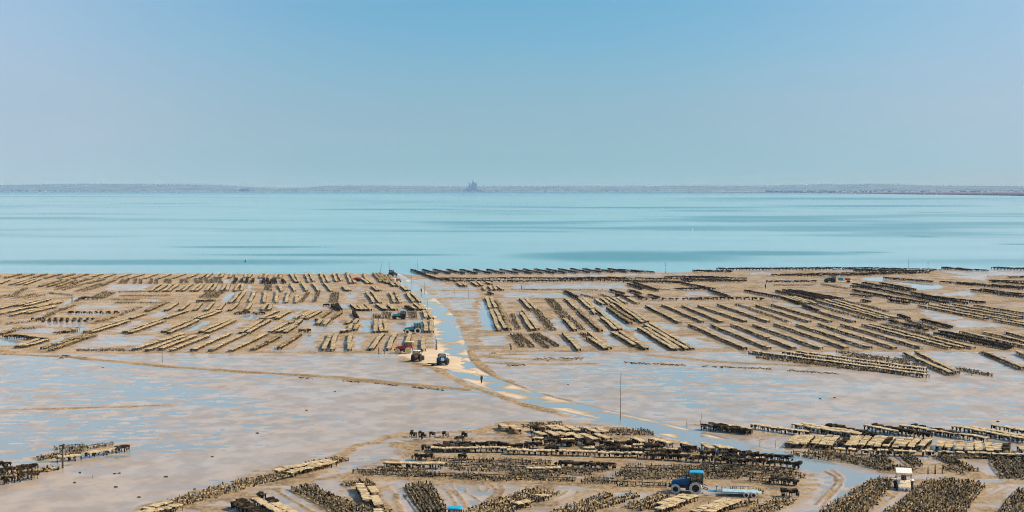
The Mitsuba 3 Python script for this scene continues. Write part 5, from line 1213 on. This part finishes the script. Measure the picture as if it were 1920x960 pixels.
def person(px_, heading, label, jacket, trousers, height=1.5, lean=0.0, stride=0.12, bend=0.0, cap='m_hair'):
    root = number('person')
    M = pose(*px_, heading, height / 1.75)
    sx, sz = math.sin(lean), math.cos(lean)
    up = lambda d, h: (d * sz + (h - 0.92) * sx, 0.92 + (h - 0.92) * sz - d * sx)
    def P(d, y, h, r):
        a, b = up(d, h)
        return (a, y, b, r)
    J = {'pelvis': (0, 0, 0.95, 0.13), 'hipL': (0, 0.09, 0.92, 0.10), 'hipR': (0, -0.09, 0.92, 0.10), 'kneeL': (stride * 0.7 + 0.03, 0.10, 0.50, 0.062), 'kneeR': (-stride * 0.2 + 0.04, -0.10, 0.50, 0.062),
         'ankL': (stride, 0.10, 0.08, 0.045), 'ankR': (-stride, -0.10, 0.08, 0.045), 'toeL': (stride + 0.15, 0.11, 0.04, 0.038), 'toeR': (-stride + 0.15, -0.11, 0.04, 0.038),
         'waist': P(0, 0, 1.08, 0.125), 'chest': P(0.01, 0, 1.30, 0.14), 'shL': P(0, 0.17, 1.42, 0.065), 'shR': P(0, -0.17, 1.42, 0.065), 'neck': P(0.01, 0, 1.50, 0.055), 'head': P(0.03, 0, 1.645, 0.095), 'chin': P(0.07, 0, 1.575, 0.055), 'nose': P(0.128, 0, 1.63, 0.016),
         'elL': P(0.02 + bend * 0.2, 0.24, 1.15, 0.043), 'elR': P(-0.02 + bend * 0.2, -0.24, 1.15, 0.043), 'wrL': P(0.12 + bend * 0.25, 0.22, 0.93, 0.032), 'wrR': P(0.10 + bend * 0.25, -0.22, 0.93, 0.032),
         'earL': P(0.02, 0.095, 1.64, 0.018), 'earR': P(0.02, -0.095, 1.64, 0.018)}
    for s, n in ((1, 'L'), (-1, 'R')):
        w = J['wr' + n]
        J['palm' + n] = (w[0] + 0.02, w[1], w[2] - 0.07, 0.03)
        for k in range(4):
            J[f'f{k}{n}'] = (w[0] + 0.03 - 0.022 * (k - 1.5), w[1] - s * 0.01, w[2] - (0.15, 0.165, 0.16, 0.14)[k], 0.009)
        J['th' + n] = (w[0] + 0.065, w[1] - s * 0.02, w[2] - 0.10, 0.010)
    L = [('pelvis', 'hipL'), ('pelvis', 'hipR'), ('hipL', 'kneeL'), ('kneeL', 'ankL'), ('ankL', 'toeL'), ('hipR', 'kneeR'), ('kneeR', 'ankR'), ('ankR', 'toeR'), ('pelvis', 'waist'), ('waist', 'chest'), ('chest', 'shL'), ('chest', 'shR'),
         ('chest', 'neck'), ('neck', 'head'), ('head', 'chin'), ('head', 'nose'), ('head', 'earL'), ('head', 'earR'), ('shL', 'elL'), ('elL', 'wrL'), ('shR', 'elR'), ('elR', 'wrR')]
    for n in 'LR':
        L += [('wr' + n, 'palm' + n), ('palm' + n, 'th' + n)] + [('palm' + n, f'f{k}{n}') for k in range(4)]
    put(root, 'body', bones(J, L), 'm_skin', M, smooth=True)
    put(root, 'jacket', bones(J, [('pelvis', 'waist'), ('waist', 'chest'), ('chest', 'shL'), ('chest', 'shR'), ('shL', 'elL'), ('elL', 'wrL'), ('shR', 'elR'), ('elR', 'wrR')], 0.022), jacket, M, smooth=True)
    put(root, 'waders', bones(J, [('pelvis', 'hipL'), ('pelvis', 'hipR'), ('hipL', 'kneeL'), ('kneeL', 'ankL'), ('hipR', 'kneeR'), ('kneeR', 'ankR'), ('ankL', 'toeL'), ('ankR', 'toeR')], 0.018), trousers, M, smooth=True)
    h = J['head']
    J['hat'] = (h[0] - 0.02, 0, h[2] + 0.03, 0.098); J['hat2'] = (h[0] - 0.045, 0, h[2] - 0.02, 0.09)
    put(root, 'hair', bones(J, [('hat', 'hat2')], 0.006), cap, M, smooth=True)
    tag(root, label, 'person', 'people working on the flats')

person((-29.30, 291.62), 20, 'person in dark clothes standing below the bag rows left of the red tractor', 'm_navy', 'm_black', 1.4)
person((-28.01, 291.62), 200, 'stooping person in dark clothes between the standing figure and the red tractor', 'm_black', 'm_navy', 1.25, lean=0.9, bend=0.6, stride=0.08)
person((-5.67, 247.10), 250, 'person in dark clothes walking alone on the sand beside the track', 'm_navy', 'm_oilskin', 1.55, stride=0.18)
person((-0.18, 297.95), 160, 'bending person in dark clothes at the edge of the flats right of the track', 'm_black', 'm_oilskin', 1.7, lean=0.55, bend=0.4)
person((-31.75, 465.68), 90, 'person in blue standing in the narrow far stretch of the track', 'm_jean', 'm_navy', 1.6)
person((-141.60, 427.84), 10, 'person in dark clothes beside the diagonal channel at far left', 'm_oilskin', 'm_black', 1.7)
person((3.47, 480.68), 180, 'tiny dark person at the left end of the long shallow pool', 'm_black', 'm_navy', 1.6)
person((92.05, 483.28), 30, 'dark figure left of the sloping dark band at the right', 'm_black', 'm_black', 1.9)

# ------------------------------------------------------------------ marker poles and stakes
def pole(px_, h, r, label, lean=(0.0, 0.0), name='marker_pole', mat='m_wood', cross=None):
    root = number(name)
    x, y = px_
    n = 9
    t = np.linspace(0, 1, n)
    ang = np.arange(7) / 7 * 2 * math.pi
    w = np.sin(t * 3.0 + x) * 0.02 * h
    ctr = np.c_[x + lean[0] * t + w * 0.25, y + lean[1] * t, -0.2 + (h + 0.2) * t]
    rad = r * (1 - 0.55 * t)
    v = (ctr[:, None] + rad[:, None, None] * np.stack([np.cos(ang), np.sin(ang), 0 * ang], -1)[None]).reshape(-1, 3)
    i, j = np.meshgrid(np.arange(n - 1), np.arange(7), indexing='ij')
    a, b = i * 7 + j, i * 7 + (j + 1) % 7
    f = np.vstack([np.stack([a, b, b + 7], -1).reshape(-1, 3), np.stack([a, b + 7, a + 7], -1).reshape(-1, 3), [[(n - 1) * 7, (n - 1) * 7 + k, (n - 1) * 7 + k + 1] for k in range(1, 6)]])
    m = trimesh.Trimesh(v, f, process=False)
    if cross:
        put(root, 'shaft', m, mat, np.eye(4), smooth=True)
        e = ctr[-1]
        put(root, 'crosspiece', cat(tube(e + [-cross, 0, -0.1], e + [cross * 0.6, 0, 0.12], r * 0.6), tube(e + [-cross * 0.8, 0, -0.9], e + [cross * 0.5, 0, -0.25], r * 0.55), cbox(e + [cross * 0.25, 0, -0.2], (0.3, 0.2, 0.5), 0.03)), mat, np.eye(4))
    else:
        add(root, m, mat, smooth=True)
    tag(root, label, 'pole', 'poles and stakes on the flats')

pole((16.98, 207.06), 7.4, 0.065, 'very tall thin dark pole standing beside the lower track')
pole((28.85, 202.80), 1.9, 0.05, 'thin leaning stake right of the track, left of the dark rack group', (0.25, 0))
pole((-72.64, 275.82), 3.5, 0.05, 'thin pole at the front edge of the left rack fields')
pole((-58.14, 171.05), 3.0, 0.15, 'thick weathered post with crooked crosspieces standing in mud at lower left', cross=0.45)
pole((-57.67, 580.29), 5.0, 0.09, 'leaning shoreline pole, left of the two by the shore tractor', (1.2, 0))
pole((-52.80, 572.87), 5.6, 0.08, 'upright shoreline pole beside the dark shore tractor')
pole((-43.11, 607.82), 4.4, 0.09, 'pole standing in the water where the dark toothed row begins')
pole((65.70, 569.24), 5.2, 0.10, 'pole at the water edge right of the toothed dark row')
pole((183.68, 616.17), 4.5, 0.09, 'pole among the dark trestle lines at the right shoreline')
pole((189.96, 607.82), 3.2, 0.09, 'shorter pole right of the trestle lines at the right shoreline')
pole((-25.47, 399.20), 3.2, 0.07, 'pole on the left bank of the far track, nearest of that bank')
pole((-38.71, 510.84), 3.4, 0.08, 'pole at the narrow top end of the track')
pole((-30.31, 460.89), 4.2, 0.08, 'thin pole on the right bank of the far track')
pole((-19.96, 460.89), 2.2, 0.07, 'short pole in the wet ground right of the far track')
pole((-14.31, 440.48), 3.8, 0.08, 'taller pole in the wet ground left of the twin long racks')
pole((-17.24, 297.95), 3.6, 0.06, 'thin pole behind the blue tractor at the left bank of the track')
pole((-16.94, 297.95), 2.6, 0.14, 'thick dark post beside the thin pole behind the blue tractor')
pole((52.75, 167.49), 1.05, 0.10, 'left of three dark posts beyond the cream vehicle', name='stake')
pole((53.66, 167.49), 1.15, 0.13, 'middle of three dark posts beyond the cream vehicle', name='stake')
pole((54.57, 167.49), 1.1, 0.10, 'right of three dark posts beyond the cream vehicle', name='stake')
pole((34.85, 185.78), 0.95, 0.09, 'pale stake on the sand left of the slab racks, left of two', name='stake', mat='m_bag')
pole((36.79, 184.62), 1.2, 0.09, 'pale stake on the sand left of the slab racks, right of two', name='stake', mat='m_bag')
pole((26.69, 201.87), 0.95, 0.09, 'pale stake beside the lower track left of the thin leaning stake', name='stake', mat='m_bag')
pole((-52.37, 164.98), 0.5, 0.04, 'very short stick in the mud right of the crooked post', name='stake')

# ------------------------------------------------------------------ small dark stones on the wet mud
for k, (x, y) in enumerate(sorted([(-54.98, 168.12), (-50.38, 167.49), (-49.87, 167.80), (-53.74, 162.25), (-47.99, 159.90), (-43.67, 154.58), (-43.40, 165.60), (-82.77, 268.34), (-96.93, 287.39), (-95.93, 286.46), (-91.54, 284.63), (-40.43, 178.30), (-37.62, 195.64), (-33.52, 216.14), (-31.57, 236.27), (15.06, 283.73), (10.34, 244.72), (89.28, 257.47), (55.91, 229.55), (53.15, 228.37), (75.49, 205.62), (-38.16, 158.75)], key=lambda q: q[0] / q[1])):
    r = np.random.default_rng(k)
    m = trimesh.creation.icosphere(subdivisions=2)
    v = np.array(m.vertices)
    v *= (0.75 + 0.6 * meshkit.fbm(v * 1.3 + k * 7, 3, k))[:, None]
    v = v * [r.uniform(0.13, 0.26), r.uniform(0.12, 0.22), r.uniform(0.07, 0.13)] * (3.4 if y > 285 and x < -90 and k < 3 else 1.0) + [x, y, 0.06]
    key = number('stone')
    add(key, (v, np.array(m.faces)), 'm_stone', smooth=True)
    tag(key, f'small dark stone on the open mud, {ordinal(k + 1)} from the left of all', 'stone', 'stones on the mud')

# ------------------------------------------------------------------ lines of dark weed stranded on the mud
def weed_line(pts, width, n, label, seed):
    r = np.random.default_rng(seed)
    pts = np.asarray(pts)
    t = np.r_[0, np.cumsum(np.hypot(*np.diff(pts, axis=0).T))]
    k = np.sort(r.uniform(0, t[-1], n))
    k = k[meshkit.fbm(np.c_[k * 0.25, k * 0, k * 0], 3, seed) > 0.36]
    m = len(k)
    c = np.c_[np.interp(k, t, pts[:, 0]) + r.normal(0, 0.2, m), np.interp(k, t, pts[:, 1]) + r.normal(0, width, m), r.uniform(0.03, 0.09, m)]
    a = r.uniform(0, 6.28, m)
    key = number('weed_line')
    add(key, boxes(c, np.c_[np.cos(a), np.sin(a), 0 * a] * r.uniform(0.08, 0.26, (m, 1)), np.c_[-np.sin(a), np.cos(a), 0 * a] * r.uniform(0.06, 0.18, (m, 1)), np.c_[0 * a, r.normal(0, 0.03, m), r.uniform(0.02, 0.07, m)], (False, True)), 'm_crust')
    tag(key, label, 'seaweed', kind='stuff')
weed_line([(-40.96, 254.53), (-25.82, 246.76), (-12.50, 238.80)], 0.5, 260, 'thin line of dark weed along the low bank left of the track', 1)
weed_line([(23.36, 276.68), (37.14, 271.61), (51.49, 266.73), (63.73, 259.73)], 0.6, 420, 'thin line of dark weed on the mud below the right rack fields', 2)
weed_line([(-0.23, 281.93), (6.82, 282.82), (15.01, 282.82)], 1.2, 190, 'patch of dark weed on the mud just right of the track', 3)
weed_line([(-9.88, 289.25), (-3.52, 292.10)], 0.8, 70, 'small dark weed patch beside the pale sand and the track', 4)
weed_line([(-0.87, 271.61), (2.74, 272.44)], 0.6, 50, 'smallest dark weed streak below the other patch right of the track', 5)
weed_line([(-97.72, 284.63), (-95.16, 285.54)], 1.2, 60, 'dark weed heap on the low bank at far left', 6)

# ------------------------------------------------------------------ buoys on the sea
def buoy(px_, s, label, mat):
    key = number('buoy')
    m = trimesh.creation.revolve(np.asarray([(0.001, -0.5), (0.6, -0.4), (0.8, 0.0), (0.6, 0.35), (0.25, 0.6), (0.2, 1.3), (0.001, 1.5)]) * s, sections=16)
    m.apply_translation([px_[0], px_[1], 0.1])
    add(key, m, mat, smooth=40)
    tag(key, label, 'buoy', 'buoys on the sea')
buoy((161.36, 1193.20), 1.0, 'small white buoy far out on the blue water right of centre', 'm_white')
buoy((-133.99, 669.01), 0.6, 'small dark buoy on the water left of centre near the shore', 'm_black')

# ------------------------------------------------------------------ the abbey island and the bare islet on the horizon
AY, AS = 21600.0, 8.64
AX0 = (887.5 - 960) / 2500 * AY
AZ = 15.5
def isl(x0, x1, z0, z1, y0=-25, y1=25, ch=1.0):
    return cbox(((x0 + x1) / 2, (y0 + y1) / 2, (z0 + z1) / 2), (x1 - x0, y1 - y0, z1 - z0), ch)
MA = pose(AX0, AY, 0, 1.0, AZ)
def abbey():
    root = number('abbey_island')
    ang = np.linspace(0, 2 * math.pi, 49)[:-1]
    rings = []
    for t, (z, rx, ry, cx) in enumerate([(-6, 178, 150, 10), (4, 172, 140, 8), (18, 138, 120, -14), (34, 118, 100, -20), (52, 96, 85, -18), (68, 72, 70, -14), (82, 50, 50, -8), (88, 5, 5, -5)]):
        k = 1 + 0.22 * (meshkit.fbm(np.c_[np.cos(ang) * 2.2, np.sin(ang) * 2.2, np.full(48, t * 0.7)], 3, 4) - 0.5)
        rings.append(np.c_[cx + rx * k * np.cos(ang), ry * k * np.sin(ang), z + 6 * (k - 1)])
    v = np.concatenate(rings)
    i, j = np.meshgrid(np.arange(7), np.arange(48), indexing='ij')
    a, b = i * 48 + j, i * 48 + (j + 1) % 48
    f = np.vstack([np.stack([a, b, b + 48], -1).reshape(-1, 3), np.stack([a, b + 48, a + 48], -1).reshape(-1, 3)])
    put(root, 'rock', trimesh.Trimesh(v, f, process=False), 'm_rock_green', MA, smooth=30)
    put(root, 'church', cat(isl(-38, 58, 66, 112, -28, 28), isl(-26, 46, 108, 128, -16, 16), isl(34, 56, 100, 132, -20, 20), wedge([(x, y, z) for x in (-26, 46) for y, z in ((-16, 128), (16, 128), (0, 141))]), *[isl(-36 + 15 * k, -31 + 15 * k, 60, 118, -31, -27) for k in range(6)]), 'm_granite', MA, smooth=False)
    put(root, 'west_tower', cat(isl(-72, -46, 70, 128, -16, 16), wedge([(-72, -16, 128), (-46, -16, 128), (-72, 16, 128), (-46, 16, 128), (-59, 0, 136)])), 'm_granite_dark', MA, smooth=False)
    tk = put(root, 'bell_tower', cat(isl(-16, 12, 120, 148, -13, 13), isl(-11, 7, 146, 158, -9, 9)), 'm_granite_dark', MA, smooth=False)
    put(tk, 'spire', wedge([(-11, -9, 158), (7, -9, 158), (-11, 9, 158), (7, 9, 158), (-2, 0, 196)]), 'm_copper', MA, smooth=False)
    put(root, 'rampart', cat(*[wedge([(40 + 128 * math.cos(t0) * q, 118 * math.sin(t0) * q, z) for t0 in (a0, a0 + 0.2) for q in (1.0, 0.96) for z in (-5, 14)]) for a0 in np.arange(-2.4, 0.5, 0.2)]), 'm_granite', MA, smooth=False)
    r = np.random.default_rng(5)
    for k in range(16):
        x, z = (r.uniform(92, 158), r.uniform(6, 26)) if k > 5 else (r.uniform(10, 95), r.uniform(30, 58))
        y = -r.uniform(70, 112) if k > 5 else -r.uniform(58, 80)
        w, h = r.uniform(9, 16), r.uniform(10, 17)
        hk = put(root, 'house', cbox((x, y, z), (w, 9, h), 0.5), 'm_pale_wall', MA, smooth=False)
        put(hk, 'roof', wedge([(x + s * w / 2, y + q, z + h / 2 + e) for s in (-1, 1) for q, e in ((-5, 0), (5, 0), (0, 5))]), 'm_slate', MA, smooth=False)
    tag(root, 'distant rocky island crowned by an abbey with a pointed spire on the horizon', 'island')
abbey()

def islet():
    y = 21900.0
    m = trimesh.creation.icosphere(subdivisions=4)
    v = np.array(m.vertices)
    v *= (0.8 + 0.5 * meshkit.fbm(v * 1.9 + 3, 4, 2))[:, None]
    v = v * [92, 60, 46] + [(460 - 960) / 2500 * y, y, 14]
    key = number('rocky_islet')
    add(key, (v, np.array(m.faces)), 'm_rock_green', smooth=30)
    tag(key, 'low dark rocky islet on the horizon left of the abbey island', 'islet')
islet()

# pale houses and farm buildings scattered on the far coast
FAR = [(1363, 358), (1458, 357.5), (1548, 358.8), (1560, 358), (1648, 357), (1733, 362.5), (1755, 364), (1838, 363.5), (1905, 360), (1290, 356.5), (965, 355), (1022, 354.5), (1110, 357), (560, 356), (270, 356), (180, 355)]
for k, (fx, fy) in enumerate(sorted(FAR)):
    y = 21000.0 if fy < 357.4 else 36 * 2500 / max(3.8, (fy - 355.5)) * 0.9
    y = min(y, 21500.0) if fx < 1500 else min(y, 14500.0)
    e = float(np.interp(fx, [0, 1200, 1500, 1700, 1920], [20300, 19500, 15500, 10500, 7600]))
    y = max(y, e * 1.06)
    t = (y - e) / (23200 - e)
    z = 0.4 + 19 * t ** 1.1
    root = number('far_house')
    w, h = (24, 9) if y > 15000 else (13, 6)
    MF = pose((fx - 960) / 2500 * y, y, 0, 1.0, z)
    put(root, 'wall', cbox((0, 0, h / 2 - 0.5), (w, 9, h + 1), 0.2), 'm_pale_wall', MF, smooth=False)
    put(root, 'roof', wedge([(s * w / 2, q, h + e_) for s in (-1, 1) for q, e_ in ((-5, 0), (5, 0), (0, 4))]), 'm_slate', MF, smooth=False)
    tag(root, f'tiny pale house on the far shore, {ordinal(k + 1)} from the left of all', 'house', 'pale houses along the far shore')


# ------------------------------------------------------------------ the air between here and the far shore
scene['haze'] = {'type': 'cube', 'to_world': T().translate([0, 14800, 128]).scale([19500, 15000, 132]), 'bsdf': {'type': 'null'}, 'interior': {'type': 'ref', 'id': 'haze_air'}}
tag('haze', 'pale blue haze lying over the bay', 'haze', kind='stuff')
